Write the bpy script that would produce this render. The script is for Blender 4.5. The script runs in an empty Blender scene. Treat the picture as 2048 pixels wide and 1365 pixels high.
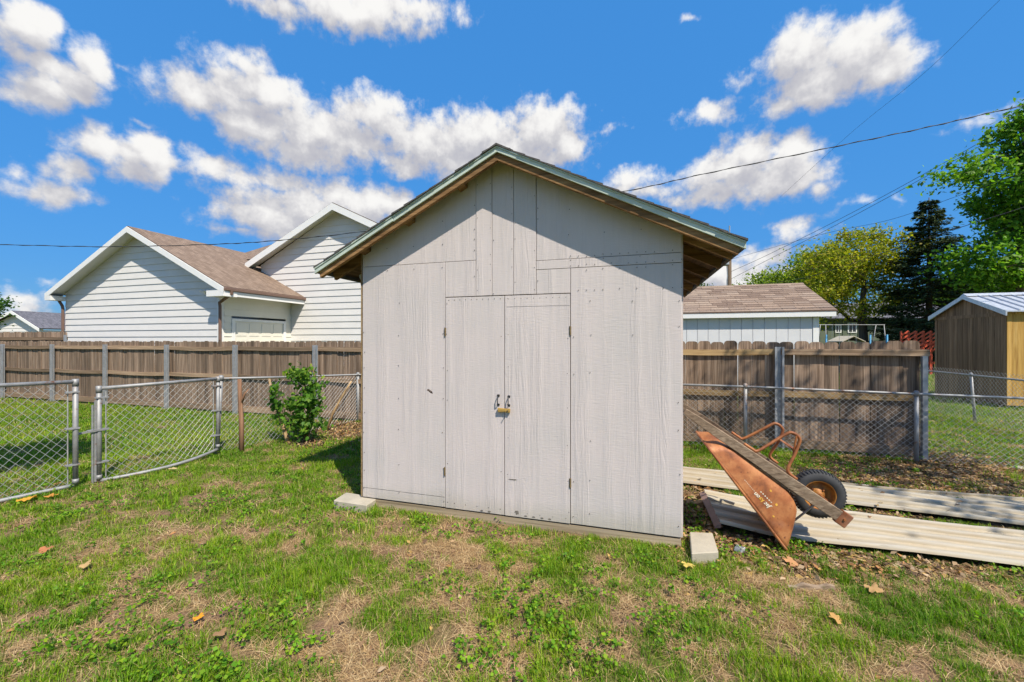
import bpy, bmesh, math, random
import numpy as np
from mathutils import Vector, Matrix

random.seed(7)
RS = np.random.RandomState(11)
rad = math.radians
scn = bpy.context.scene
COL = scn.collection

# ------------------------------------------------------------------ camera
EYE, FPX = 1.65, 800.0
cam = bpy.data.cameras.new('camera')
cam.sensor_width = 36.0
cam.lens = 36.0 * FPX / 2048.0
cam.clip_start = 0.05
cam.clip_end = 3000.0
camo = bpy.data.objects.new('camera', cam)
camo.location = (0, 0, EYE)
camo.rotation_euler = (rad(90), 0, 0)
COL.objects.link(camo)
scn.camera = camo

# ------------------------------------------------------------------ view
scn.render.engine = 'CYCLES'
scn.cycles.use_denoising = True
scn.cycles.use_adaptive_sampling = True
scn.cycles.adaptive_threshold = 0.02
scn.cycles.max_bounces = 5
scn.cycles.diffuse_bounces = 2
scn.cycles.glossy_bounces = 2
scn.cycles.transmission_bounces = 3
scn.cycles.transparent_max_bounces = 6
scn.cycles.caustics_reflective = False
scn.cycles.caustics_refractive = False
scn.cycles.sample_clamp_indirect = 6.0
scn.view_settings.view_transform = 'Standard'
scn.view_settings.look = 'None'
scn.view_settings.exposure = 0.42
scn.view_settings.gamma = 1.0
scn.view_settings.use_curve_mapping = False

# ------------------------------------------------------------------ sun
LIGHT = Vector((-0.93, 1.42, -2.2)).normalized()
sun = bpy.data.lights.new('sun', 'SUN')
sun.energy = 5.0
sun.angle = rad(0.53)
sun.color = (1.0, 0.91, 0.77)
suno = bpy.data.objects.new('sun', sun)
suno.rotation_euler = LIGHT.to_track_quat('-Z', 'Y').to_euler()
suno.location = (6, -10, 20)
COL.objects.link(suno)
SUN_EL = math.asin(-LIGHT.z)
SUN_AZ = math.atan2(-LIGHT.x, -LIGHT.y)

# ------------------------------------------------------------------ world: sky texture with cumulus
CLOUDS = [  # direction of each puff, read off the photograph as x, y, half width, half height
 (40,45,66,58),(75,30,36,40),(15,75,26,22),
 (60,172,92,42),(190,132,64,46),(120,155,105,44),(258,125,30,12),(20,190,60,22),
 (560,22,88,30),(700,18,165,46),(830,15,95,36),(905,28,38,14),(690,50,75,20),
 (490,132,80,32),(400,190,100,38),(520,185,110,46),(470,212,140,32),(450,150,50,30),
 (520,262,105,40),(640,268,160,52),(740,228,78,46),(785,260,52,42),(600,302,115,32),
 (860,292,98,50),(960,272,110,50),(1085,265,85,54),(940,322,140,40),(1130,292,38,44),(1010,305,140,50),(800,328,60,25),
 (230,300,92,40),(185,268,36,28),(300,305,46,42),(258,335,76,28),
 (425,328,82,28),(560,362,70,24),(470,352,80,22),(600,358,36,14),
 (55,382,80,26),(140,345,46,34),(115,390,70,30),(40,345,36,16),
 (640,420,180,48),(560,440,125,38),(680,385,66,34),(750,408,90,40),(490,462,76,16),(620,470,160,26),
 (1595,110,78,66),(1700,108,92,60),(1770,132,78,42),(1640,160,112,44),(1575,202,42,30),(1478,160,28,16),(1620,190,88,26),
 (1430,226,60,24),(1460,345,98,44),(1500,315,62,46),(1590,312,56,44),(1560,358,92,46),(1430,390,100,26),(1620,385,30,24),
 (1262,365,64,26),(1290,388,76,18),(1205,258,32,10),
 (1600,450,52,20),(1610,465,70,13),(1430,545,85,36),(1520,512,66,24),(1490,560,100,34),
 (1990,232,70,20),(300,245,16,9),(1375,50,20,7),(1715,400,22,9),(1797,401,13,11),(90,568,38,13),(40,612,75,24),
]
world = bpy.data.worlds.new('World')
scn.world = world
world.use_nodes = True
world.cycles.sampling_method = 'MANUAL'
world.cycles.sample_map_resolution = 512
wt = world.node_tree
wt.nodes.clear()

class NT:
    """tiny helper to write node graphs"""
    def __init__(s, nt): s.nt = nt
    def n(s, typ, **kw):
        nd = s.nt.nodes.new(typ)
        for k, v in kw.items(): setattr(nd, k, v)
        return nd
    def put(s, sock, v):
        if v is None: return
        if isinstance(v, bpy.types.NodeSocket): s.nt.links.new(v, sock)
        else: sock.default_value = v
    def math(s, op, a=None, b=None, c=None, clamp=False):
        nd = s.n('ShaderNodeMath', operation=op, use_clamp=clamp)
        for i, v in enumerate((a, b, c)): s.put(nd.inputs[i], v)
        return nd.outputs[0]
    def vmath(s, op, a=None, b=None, c=None, out=0):
        nd = s.n('ShaderNodeVectorMath', operation=op)
        for i, v in enumerate((a, b, c)): s.put(nd.inputs[i], v)
        return nd.outputs[out]
    def noise(s, vec, scale, detail=2.0, rough=0.5, out=0, dist=0.0, dim='3D'):
        nd = s.n('ShaderNodeTexNoise', noise_dimensions=dim)
        s.put(nd.inputs['Vector'], vec)
        nd.inputs['Scale'].default_value = scale
        nd.inputs['Detail'].default_value = detail
        nd.inputs['Roughness'].default_value = rough
        nd.inputs['Distortion'].default_value = dist
        return nd.outputs[out]
    def ramp(s, fac, stops, interp='LINEAR'):
        nd = s.n('ShaderNodeValToRGB')
        cr = nd.color_ramp
        cr.interpolation = interp
        while len(cr.elements) < len(stops): cr.elements.new(0.5)
        for el, (p, c) in zip(cr.elements, stops):
            el.position = p
            el.color = (c[0], c[1], c[2], 1) if hasattr(c, '__len__') else (c, c, c, 1)
        s.put(nd.inputs[0], fac)
        return nd.outputs[0]
    def mix(s, fac, a, b, blend='MIX'):
        nd = s.n('ShaderNodeMix', data_type='RGBA', blend_type=blend)
        s.put(nd.inputs[0], fac)
        for sock, v in ((nd.inputs[6], a), (nd.inputs[7], b)):
            if isinstance(v, (tuple, list)) and len(v) == 3: v = (*v, 1)
            s.put(sock, v)
        return nd.outputs[2]
    def smooth(s, v, lo, hi):
        nd = s.n('ShaderNodeMapRange', interpolation_type='SMOOTHSTEP')
        s.put(nd.inputs[0], v)
        nd.inputs[1].default_value = lo; nd.inputs[2].default_value = hi
        nd.inputs[3].default_value = 0.0; nd.inputs[4].default_value = 1.0
        return nd.outputs[0]

W = NT(wt)
tc = W.n('ShaderNodeTexCoord')
sep = W.n('ShaderNodeSeparateXYZ'); wt.links.new(tc.outputs['Generated'], sep.inputs[0])
azn = W.math('ARCTAN2', sep.outputs[0], sep.outputs[1])
eln = W.math('ARCSINE', sep.outputs[2])
comb = W.n('ShaderNodeCombineXYZ'); W.put(comb.inputs[0], azn); W.put(comb.inputs[1], eln)
SKYP = comb.outputs[0]
sky = W.n('ShaderNodeTexSky', sky_type='NISHITA')
sky.sun_disc = False
sky.sun_elevation = SUN_EL
sky.sun_rotation = SUN_AZ
sky.altitude = 3000
sky.air_density = 0.6
sky.dust_density = 0.0
sky.ozone_density = 4.0
hs = W.n('ShaderNodeHueSaturation')
hs.inputs['Hue'].default_value = 0.49
hs.inputs['Saturation'].default_value = 1.2
hs.inputs['Value'].default_value = 2.0
W.put(hs.inputs['Color'], sky.outputs[0])
# the photograph holds the sky's range together: even out its brightness, keep its hue
lumn = W.n('ShaderNodeRGBToBW'); W.put(lumn.inputs[0], hs.outputs[0])
even = W.math('MULTIPLY', W.math('POWER', W.math('MAXIMUM', lumn.outputs[0], 0.05), -0.8), 1.4*0.988**0.8)
SKYC = W.vmath('SCALE', hs.outputs[0]); W.put(SKYC.node.inputs['Scale'], even)
SKY_STRENGTH = 0.14
PUFFS = []
for (cx, cy, rx, ry) in CLOUDS:
    az = math.atan((cx - 1024) / FPX); k_ = math.cos(az)
    el = math.atan((682.5 - cy) / FPX * k_)
    PUFFS.append((az, el, rx / FPX * k_ * k_ * 1.32, ry / FPX * k_ * math.cos(el) ** 2 * 1.34))

def cloud_field(t, P, puffs, rest, octs=5.0):
    """height field of the cumulus: above 0 inside a cloud"""
    w1 = t.vmath('SUBTRACT', t.noise(P, 11.0, 3.0, 0.55, out=1), (0.5, 0.5, 0.5))
    P2 = t.vmath('MULTIPLY_ADD', w1, (0.095, 0.06, 0.0), P)
    acc = None
    for (az, el, ra, re) in puffs:
        k = min(1.0, max(0.30, re / 0.045))       # little puffs are thin and ragged
        q = t.vmath('MULTIPLY_ADD', P2, (k / ra, k / re, 0), (-k * az / ra, -k * el / re, 0))
        l = t.vmath('LENGTH', q, out=1)
        if k < 1: l = t.math('ADD', l, 1.0 - k)
        acc = l if acc is None else t.math('MINIMUM', acc, l)
    if rest:    # the same kind of broken cumulus over the rest of the sky
        acc = t.math('MULTIPLY_ADD', t.noise(t.vmath('MULTIPLY', P2, (1.0, 1.9, 1.0)), 3.1, 1.0, 0.5), -7.0, 4.8)
        sd = t.n('ShaderNodeSeparateXYZ'); t.put(sd.inputs[0], P)
        away = t.math('MAXIMUM', t.smooth(t.math('ABSOLUTE', sd.outputs[0]), 1.13, 1.3), t.smooth(sd.outputs[1], 0.80, 0.95))
        acc = t.math('ADD', acc, t.math('MULTIPLY', t.math('SUBTRACT', 1.0, away), 3.0))
    fine = t.noise(P, 24.0, octs, 0.62)
    fld = t.math('SUBTRACT', 1.0, acc)
    return t.math('MULTIPLY_ADD', t.math('SUBTRACT', fine, 0.5), 1.35, fld)

def sky_part(puffs, rest):
    f1 = cloud_field(W, SKYP, puffs, rest)
    f2 = cloud_field(W, W.vmath('ADD', SKYP, (0.012, 0.044, 0.0)), puffs, rest, 3.0)
    alpha = W.smooth(f1, -0.04, 0.56)
    lit = W.smooth(W.math('SUBTRACT', f1, f2), -0.75, 0.95)
    cc_ = W.ramp(lit, [(0.0, (2.55, 2.58, 2.95)), (0.40, (3.2, 3.2, 3.4)), (0.72, (4.15, 4.1, 4.15)), (1.0, (5.1, 5.05, 4.95))])
    bg_ = W.n('ShaderNodeBackground')
    bg_.inputs['Strength'].default_value = SKY_STRENGTH
    W.put(bg_.inputs['Color'], W.mix(alpha, SKYC, cc_))
    return bg_.outputs[0]

def near(lo, hi): return [p for p in PUFFS if p[0] + p[2]*1.6 + .08 > lo and p[0] - p[2]*1.6 - .08 < hi]
def pick(cond, a, b):
    m = W.n('ShaderNodeMixShader'); W.put(m.inputs[0], cond); wt.links.new(a, m.inputs[1]); wt.links.new(b, m.inputs[2]); return m.outputs[0]
cutsky = [-1.13, -.72, -.5, -.3, -.1, .2, .48, .66, 1.13]
chain = sky_part([], True)
for lo, hi in zip(cutsky[:-1], cutsky[1:]):
    inside = W.math('MULTIPLY', W.math('GREATER_THAN', azn, lo), W.math('LESS_THAN', azn, hi))
    inside = W.math('MULTIPLY', inside, W.math('LESS_THAN', eln, 0.80))
    chain = pick(inside, chain, sky_part(near(lo, hi), False))
plain = W.n('ShaderNodeBackground'); plain.inputs['Strength'].default_value = SKY_STRENGTH
W.put(plain.inputs['Color'], SKYC)
chain = pick(W.math('LESS_THAN', eln, -0.02), chain, plain.outputs[0])
wo = W.n('ShaderNodeOutputWorld')
wt.links.new(chain, wo.inputs[0])

# ------------------------------------------------------------------ geometry helpers
YAW = rad(16.5)                                   # the shed, fences and houses share this alignment
AE = Vector((math.cos(YAW), -math.sin(YAW), 0))   # along the shed front, to the right
AD = Vector((math.sin(YAW), math.cos(YAW), 0))    # away from the camera, along the shed sides
AZ = Vector((0, 0, 1))
CAM = Vector((0, 0, EYE))

def ray(px, py): return Vector(((px - 1024) / FPX, 1.0, (682.5 - py) / FPX))
def at(px, py, Y): return CAM + ray(px, py) * Y
def G(px, py, z=0.0):
    r = ray(px, py)
    return CAM + r * ((z - EYE) / r.z)
def on_plane(px, py, p0, n):
    r = ray(px, py)
    return CAM + r * ((Vector(p0) - CAM).dot(n) / r.dot(n))

class Frame:
    """a thing's own axes: origin and heading on the ground"""
    def __init__(s, o, yaw=-YAW):
        s.o = Vector(o); s.yaw = yaw
        s.ex = Vector((math.cos(yaw), math.sin(yaw), 0)); s.ey = Vector((-math.sin(yaw), math.cos(yaw), 0))
    def loc(s, p):
        q = Vector(p) - s.o
        return Vector((q.dot(s.ex), q.dot(s.ey), q.z))
    def wld(s, p): return s.o + s.ex * p[0] + s.ey * p[1] + AZ * p[2]
    def face(s, px, py, y=0.0):
        q = s.loc(on_plane(px, py, s.o + s.ey * y, s.ey)); return q.x, q.z
    def side(s, px, py, x=0.0):
        q = s.loc(on_plane(px, py, s.o + s.ex * x, s.ex)); return q.y, q.z

class MB:
    def __init__(s): s.v = []; s.f = []
    def add(s, vs, fs):
        b = len(s.v); s.v += [tuple(p) for p in vs]; s.f += [tuple(b + i for i in f) for f in fs]; return s
    def box(s, x0, x1, y0, y1, z0, z1):
        return s.add([(x0,y0,z0),(x1,y0,z0),(x1,y1,z0),(x0,y1,z0),(x0,y0,z1),(x1,y0,z1),(x1,y1,z1),(x0,y1,z1)],
                     [(0,3,2,1),(4,5,6,7),(0,1,5,4),(1,2,6,5),(2,3,7,6),(3,0,4,7)])
    def hexa(s, c):
        return s.add(c, [(0,3,2,1),(4,5,6,7),(0,1,5,4),(1,2,6,5),(2,3,7,6),(3,0,4,7)])
    def prism_y(s, poly, y0, y1):
        """polygon given as (x,z), pushed along y"""
        n = len(poly)
        vs = [(x, y0, z) for x, z in poly] + [(x, y1, z) for x, z in poly]
        fs = [tuple(range(n)), tuple(range(2*n-1, n-1, -1))] + [(i, i+n, (i+1) % n + n, (i+1) % n) for i in range(n)]
        return s.add(vs, fs)
    def prism_x(s, poly, x0, x1):
        n = len(poly)
        vs = [(x0, y, z) for y, z in poly] + [(x1, y, z) for y, z in poly]
        fs = [tuple(range(n)), tuple(range(2*n-1, n-1, -1))] + [(i, i+n, (i+1) % n + n, (i+1) % n) for i in range(n)]
        return s.add(vs, fs)
    def slab(s, q, t):
        """four corners pushed by t along their own normal"""
        q = [Vector(p) for p in q]
        n = (q[1]-q[0]).cross(q[3]-q[0]).normalized() * t
        return s.hexa([p for p in q] + [p + n for p in q])
    def tube(s, pts, r, n=6, caps=True):
        pts = [Vector(p) for p in pts]
        rr = r if hasattr(r, '__len__') else [r] * len(pts)
        rings = []
        t0 = (pts[1]-pts[0]).normalized()
        up = Vector((0,0,1)) if abs(t0.z) < 0.9 else Vector((1,0,0))
        u = t0.cross(up).normalized()
        base = len(s.v)
        for i, p in enumerate(pts):
            t = (pts[min(i+1, len(pts)-1)] - pts[max(i-1, 0)])
            t = t.normalized() if t.length > 1e-9 else t0
            u = (u - t * u.dot(t)).normalized(); w = t.cross(u)
            for k in range(n):
                a = 2*math.pi*k/n
                s.v.append(tuple(p + (u*math.cos(a) + w*math.sin(a)) * rr[i]))
        for i in range(len(pts)-1):
            for k in range(n):
                a, b = base+i*n+k, base+i*n+(k+1) % n
                s.f.append((a, b, b+n, a+n))
        if caps:
            s.f.append(tuple(base+k for k in range(n-1, -1, -1)))
            s.f.append(tuple(base+(len(pts)-1)*n+k for k in range(n)))
        return s
    def bar(s, a, b, w, h, up=(0,0,1)):
        """square bar between two points"""
        a, b = Vector(a), Vector(b)
        t = (b-a).normalized(); u = t.cross(Vector(up)).normalized()*w/2; v = u.cross(t).normalized()*h/2
        return s.hexa([a-u-v, a+u-v, b+u-v, b-u-v, a-u+v, a+u+v, b+u+v, b-u+v])

def finish(name, me, mat, parent=None, smooth=False):
    if mat: me.materials.append(mat)
    if smooth:
        me.polygons.foreach_set('use_smooth', [True]*len(me.polygons))
    ob = bpy.data.objects.new(name, me)
    COL.objects.link(ob)
    if parent: ob.parent = parent
    return ob

def build(name, mb, mat, parent=None, smooth=False, bevel=0.0):
    me = bpy.data.meshes.new(name)
    me.from_pydata(mb.v, [], mb.f)
    bm = bmesh.new(); bm.from_mesh(me)
    bmesh.ops.recalc_face_normals(bm, faces=bm.faces)
    if bevel:
        bmesh.ops.bevel(bm, geom=list(bm.edges), offset=bevel, segments=1, affect='EDGES')
    bm.to_mesh(me); bm.free()
    return finish(name, me, mat, parent, smooth)

def tag(o, label=None, cat=None, group=None, kind=None):
    if label: o['label'] = label
    if cat: o['category'] = cat
    if group: o['group'] = group
    if kind: o['kind'] = kind
    return o

def thing(name, label, cat, loc=(0,0,0), yaw=0.0, group=None):
    o = bpy.data.objects.new(name, None)
    o.empty_display_size = 0.1
    o.location = loc; o.rotation_euler = (0, 0, yaw)
    COL.objects.link(o)
    return tag(o, label, cat, group)

def fthing(name, label, cat, fr, group=None): return thing(name, label, cat, fr.o, fr.yaw, group)

def np_mesh(name, V, F, mat, parent=None, cols=None, smooth=False):
    """V (n,3), F (m,k) index array, cols (n,3) colour per point"""
    me = bpy.data.meshes.new(name)
    V = np.ascontiguousarray(V, dtype=np.float32); F = np.ascontiguousarray(F, dtype=np.int32)
    m, k = F.shape
    me.vertices.add(len(V)); me.vertices.foreach_set('co', V.ravel())
    me.loops.add(m*k); me.loops.foreach_set('vertex_index', F.ravel())
    me.polygons.add(m); me.polygons.foreach_set('loop_start', np.arange(0, m*k, k, dtype=np.int32))
    me.update(calc_edges=True)
    if cols is not None:
        at_ = me.color_attributes.new('tint', 'FLOAT_COLOR', 'POINT')
        c4 = np.ones((len(V), 4), dtype=np.float32); c4[:, :3] = cols
        at_.data.foreach_set('color', c4.ravel())
    me.validate()
    return finish(name, me, mat, parent, smooth)

def clip_poly(poly, axis, val, keep_less):
    out = []
    for i in range(len(poly)):
        a, b = poly[i], poly[(i+1) % len(poly)]
        ia = (a[axis] <= val) if keep_less else (a[axis] >= val)
        ib = (b[axis] <= val) if keep_less else (b[axis] >= val)
        if ia: out.append(a)
        if ia != ib:
            t = (val - a[axis]) / (b[axis] - a[axis])
            out.append((a[0] + (b[0]-a[0])*t, a[1] + (b[1]-a[1])*t))
    return out
def clip_rect(poly, x0, x1, z0, z1):
    for ax, v, less in ((0, x0, False), (0, x1, True), (1, z0, False), (1, z1, True)):
        if len(poly) < 3: return []
        poly = clip_poly(poly, ax, v, less)
    return poly if len(poly) >= 3 else []

# smooth value noise for the lawn
def _hash(i, j, s):
    h = (i * 374761393 + j * 668265263 + s * 1442695041) & 0x7fffffff
    h = ((h ^ (h >> 13)) * 1274126177) & 0x7fffffff
    return ((h ^ (h >> 16)) & 0xffff) / 65535.0
def vnoise(x, y, s=0):
    xi = np.floor(x).astype(np.int64); yi = np.floor(y).astype(np.int64)
    fx = x - xi; fy = y - yi
    fx = fx*fx*(3-2*fx); fy = fy*fy*(3-2*fy)
    a = _hash(xi, yi, s); b = _hash(xi+1, yi, s); c = _hash(xi, yi+1, s); d = _hash(xi+1, yi+1, s)
    return (a*(1-fx)+b*fx)*(1-fy) + (c*(1-fx)+d*fx)*fy
def fbm(x, y, s=0, o=4):
    v = 0; a = 0.5; n = 0
    for k in range(o):
        v = v + a*vnoise(x*2**k, y*2**k, s+k*17); n += a; a *= 0.55
    return v / n

# ------------------------------------------------------------------ materials
def principled(name):
    m = bpy.data.materials.new(name)
    m.use_nodes = True
    nt = m.node_tree
    b = nt.nodes['Principled BSDF']
    return m, NT(nt), b
def set_in(t, b, key, v):
    if isinstance(v, (tuple, list)) and len(v) == 3: v = (*v, 1)
    t.put(b.inputs[key], v)
def bump(t, b, height, strength=0.3, dist=0.01):
    nd = t.n('ShaderNodeBump')
    nd.inputs['Strength'].default_value = strength
    nd.inputs['Distance'].default_value = dist
    t.put(nd.inputs['Height'], height)
    t.nt.links.new(nd.outputs[0], b.inputs['Normal'])
def coords(t, scale=(1,1,1), shift=True):
    tc = t.n('ShaderNodeTexCoord')
    v = tc.outputs['Object']
    if shift:   # every piece of wood or metal has its own grain
        oi = t.n('ShaderNodeObjectInfo')
        off = t.math('MULTIPLY', oi.outputs['Random'], 37.0)
        v = t.vmath('ADD', v, off)
    return t.vmath('MULTIPLY', v, scale)
def orand(t): return t.n('ShaderNodeObjectInfo').outputs['Random']

def mat_plain(name, col, rough=0.7, metal=0.0, var=0.12, scale=6.0, bmp=0.0, bscale=60.0):
    m, t, b = principled(name)
    v = coords(t)
    nz = t.noise(v, scale, 4.0, 0.6)
    lo = tuple(c*(1-var) for c in col); hi = tuple(min(1, c*(1+var)) for c in col)
    set_in(t, b, 'Base Color', t.ramp(nz, [(0.3, lo), (0.7, hi)]))
    b.inputs['Roughness'].default_value = rough
    b.inputs['Metallic'].default_value = metal
    if bmp: bump(t, b, t.noise(v, bscale, 3.0, 0.6), bmp, 0.01)
    return m

def mat_wood(name, dark, mid, light, axis='z', grain=1.0, rough=0.85, streak=0.5, spread=0.35):
    m, t, b = principled(name)
    s = {'z': (55, 55, 1.6), 'x': (1.6, 55, 55), 'y': (55, 1.6, 55)}[axis]
    s = tuple(k*grain for k in s)
    v = coords(t, s)
    g = t.noise(v, 1.0, 5.0, 0.65, dist=0.8)
    broad = t.noise(t.vmath('MULTIPLY', v, (0.16, 0.16, 0.16)), 1.0, 3.0, 0.6, dist=1.2)
    col = t.ramp(g, [(0.28, dark), (0.5, mid), (0.74, light)])
    shade = t.ramp(broad, [(0.3, tuple(c*streak for c in (1,1,1))), (0.62, (1,1,1))])
    col = t.mix(1.0, col, shade, 'MULTIPLY')
    r = t.math('MULTIPLY_ADD', orand(t), spread*2, 1.0-spread)
    cc = t.n('ShaderNodeCombineColor')
    for i in range(3): t.put(cc.inputs[i], r)
    col = t.mix(1.0, col, cc.outputs[0], 'MULTIPLY')
    set_in(t, b, 'Base Color', col)
    b.inputs['Roughness'].default_value = rough
    b.inputs['Specular IOR Level'].default_value = 0.25
    bump(t, b, g, 0.35, 0.006)
    return m

def mat_siding(name, col, stain):
    """rough-sawn plywood under old paint: vertical grain, saw ticks, faint stains"""
    m, t, b = principled(name)
    tc = t.n('ShaderNodeTexCoord').outputs['Object']
    sh = t.math('MULTIPLY', orand(t), 41.0)
    v = t.vmath('ADD', tc, sh)
    wav = t.noise(t.vmath('MULTIPLY', v, (9, 9, 0.9)), 1.0, 2.0, 0.5, out=1)
    vv = t.vmath('MULTIPLY_ADD', wav, (0.14, 0, 0), v)
    grain = t.noise(t.vmath('MULTIPLY', vv, (70, 70, 2.2)), 1.0, 4.0, 0.62)
    ticks = t.noise(t.vmath('MULTIPLY', v, (16, 16, 150)), 1.0, 2.0, 0.5)
    band = t.smooth(t.noise(t.vmath('MULTIPLY', v, (5.5, 5.5, 0.35)), 1.0, 2.0, 0.5), 0.42, 0.66)
    h = t.math('ADD', t.math('MULTIPLY', grain, t.math('MULTIPLY_ADD', band, 1.3, 0.25)), t.math('MULTIPLY', ticks, 0.28))
    big = t.noise(v, 1.7, 4.0, 0.6)
    c = t.ramp(big, [(0.3, stain), (0.55, col), (0.8, tuple(min(1, k*1.05) for k in col))])
    c = t.mix(0.16, c, t.ramp(grain, [(0.3, tuple(k*0.72 for k in col)), (0.6, col)]))
    # splashed earth and mildew rise a hand's width from the sill
    sp = t.n('ShaderNodeSeparateXYZ'); t.put(sp.inputs[0], tc)
    low = t.math('SUBTRACT', 1.0, t.smooth(t.math('ADD', sp.outputs[2], t.math('MULTIPLY', big, 0.16)), 0.12, 0.34))
    c = t.mix(t.math('MULTIPLY', low, 0.5), c, (0.36, 0.33, 0.25))
    set_in(t, b, 'Base Color', c)
    b.inputs['Roughness'].default_value = 0.72
    b.inputs['Specular IOR Level'].default_value = 0.3
    bump(t, b, h, 0.55, 0.009)
    return m

def mat_metal(name, col, rough=0.42, rust=0.0, metal=0.75):
    m, t, b = principled(name)
    v = coords(t)
    n1 = t.noise(v, 14.0, 5.0, 0.65)
    c = t.ramp(n1, [(0.3, tuple(k*0.72 for k in col)), (0.7, col)])
    if rust:
        n2 = t.smooth(t.noise(v, 5.0, 5.0, 0.7), 0.66-rust*0.3, 0.78-rust*0.3)
        c = t.mix(n2, c, (0.22, 0.085, 0.03))
    set_in(t, b, 'Base Color', c)
    b.inputs['Metallic'].default_value = metal
    set_in(t, b, 'Roughness', t.math('MULTIPLY_ADD', n1, 0.3, rough-0.12))
    return m

def mat_rust(name, base=(0.34, 0.115, 0.038), light=(0.47, 0.20, 0.075), dark=(0.15, 0.05, 0.022), rough=0.55):
    m, t, b = principled(name)
    v = coords(t)
    n1 = t.noise(v, 7.0, 6.0, 0.62)
    n2 = t.noise(v, 38.0, 4.0, 0.6)
    c = t.ramp(n1, [(0.28, dark), (0.45, base), (0.62, light), (0.8, base)])
    c = t.mix(t.smooth(n2, 0.58, 0.75), c, dark)
    c = t.mix(t.math('MULTIPLY', t.smooth(t.noise(v, 2.3, 5.0, 0.7, dist=0.6), 0.47, 0.66), 0.7), c, dark)
    c = t.mix(t.math('MULTIPLY', t.smooth(t.noise(v, 3.0, 3.0, 0.6), 0.55, 0.75), 0.35), c, (0.44, 0.27, 0.19))
    set_in(t, b, 'Base Color', c)
    b.inputs['Metallic'].default_value = 0.15
    set_in(t, b, 'Roughness', t.math('MULTIPLY_ADD', n2, 0.35, rough-0.12))
    bump(t, b, t.math('ADD', n1, n2), 0.22, 0.006)
    return m

def mat_shingle(name, cols, su=3.0, sv=6.5, uvaxes='xy'):
    """far asphalt shingles: courses too small to pick apart"""
    m, t, b = principled(name)
    tc = t.n('ShaderNodeTexCoord').outputs['UV']
    br = t.n('ShaderNodeTexBrick')
    br.offset = 0.5
    br.inputs['Scale'].default_value = 1.0
    br.inputs['Brick Width'].default_value = 0.30
    br.inputs['Row Height'].default_value = 0.145
    br.inputs['Mortar Size'].default_value = 0.006
    br.inputs['Mortar Smooth'].default_value = 0.3
    br.inputs['Bias'].default_value = -0.1
    br.inputs['Color1'].default_value = (*cols[0], 1)
    br.inputs['Color2'].default_value = (*cols[1], 1)
    br.inputs['Mortar'].default_value = (*[k*0.45 for k in cols[0]], 1)
    t.put(br.inputs['Vector'], tc)
    nz = t.noise(tc, 9.0, 4.0, 0.7)
    c = t.mix(1.0, br.outputs['Color'], t.ramp(nz, [(0.3, 0.72), (0.7, 1.15)]), 'MULTIPLY')
    set_in(t, b, 'Base Color', c)
    b.inputs['Roughness'].default_value = 0.95
    bump(t, b, br.outputs['Fac'], -0.5, 0.012)
    return m

def mat_leaf(name, trans=0.35, rough=0.6, gain=1.0):
    m, t, b = principled(name)
    ca = t.n('ShaderNodeAttribute'); ca.attribute_name = 'tint'
    b.inputs['Roughness'].default_value = rough
    b.inputs['Specular IOR Level'].default_value = 0.25
    set_in(t, b, 'Base Color', ca.outputs['Color'])
    tr = t.n('ShaderNodeBsdfTranslucent')
    t.put(tr.inputs[0], t.mix(1.0, ca.outputs['Color'], (1.25, 1.35, 0.55), 'MULTIPLY'))
    mx = t.n('ShaderNodeMixShader'); mx.inputs[0].default_value = trans
    t.nt.links.new(b.outputs[0], mx.inputs[1]); t.nt.links.new(tr.outputs[0], mx.inputs[2])
    t.nt.links.new(mx.outputs[0], t.nt.nodes['Material Output'].inputs[0])
    return m

def mat_ground():
    m, t, b = principled('lawn_soil')
    tc = t.n('ShaderNodeTexCoord').outputs['Object']
    ca = t.n('ShaderNodeAttribute'); ca.attribute_name = 'tint'
    n1 = t.noise(tc, 3.0, 5.0, 0.65); n2 = t.noise(tc, 45.0, 4.0, 0.7); n3 = t.noise(tc, 160.0, 2.0, 0.6)
    dirt = t.ramp(n2, [(0.3, (0.14, 0.083, 0.05)), (0.55, (0.27, 0.17, 0.105)), (0.75, (0.40, 0.27, 0.17))])
    straw = t.ramp(n3, [(0.3, (0.24, 0.145, 0.075)), (0.7, (0.48, 0.335, 0.18))])
    soil = t.mix(t.smooth(n1, 0.46, 0.68), dirt, straw)
    green = t.ramp(n2, [(0.3, (0.05, 0.085, 0.01)), (0.7, (0.14, 0.20, 0.02))])
    sp = t.n('ShaderNodeSeparateColor'); t.put(sp.inputs[0], ca.outputs['Color'])
    c = t.mix(sp.outputs[0], soil, green)
    mulch = t.ramp(n2, [(0.3, (0.05, 0.032, 0.022)), (0.65, (0.15, 0.10, 0.065))])
    c = t.mix(sp.outputs[1], c, mulch)
    set_in(t, b, 'Base Color', c)
    b.inputs['Roughness'].default_value = 0.95
    b.inputs['Specular IOR Level'].default_value = 0.1
    bump(t, b, t.math('ADD', n2, t.math('MULTIPLY', n3, 0.5)), 0.8, 0.03)
    return m

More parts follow.
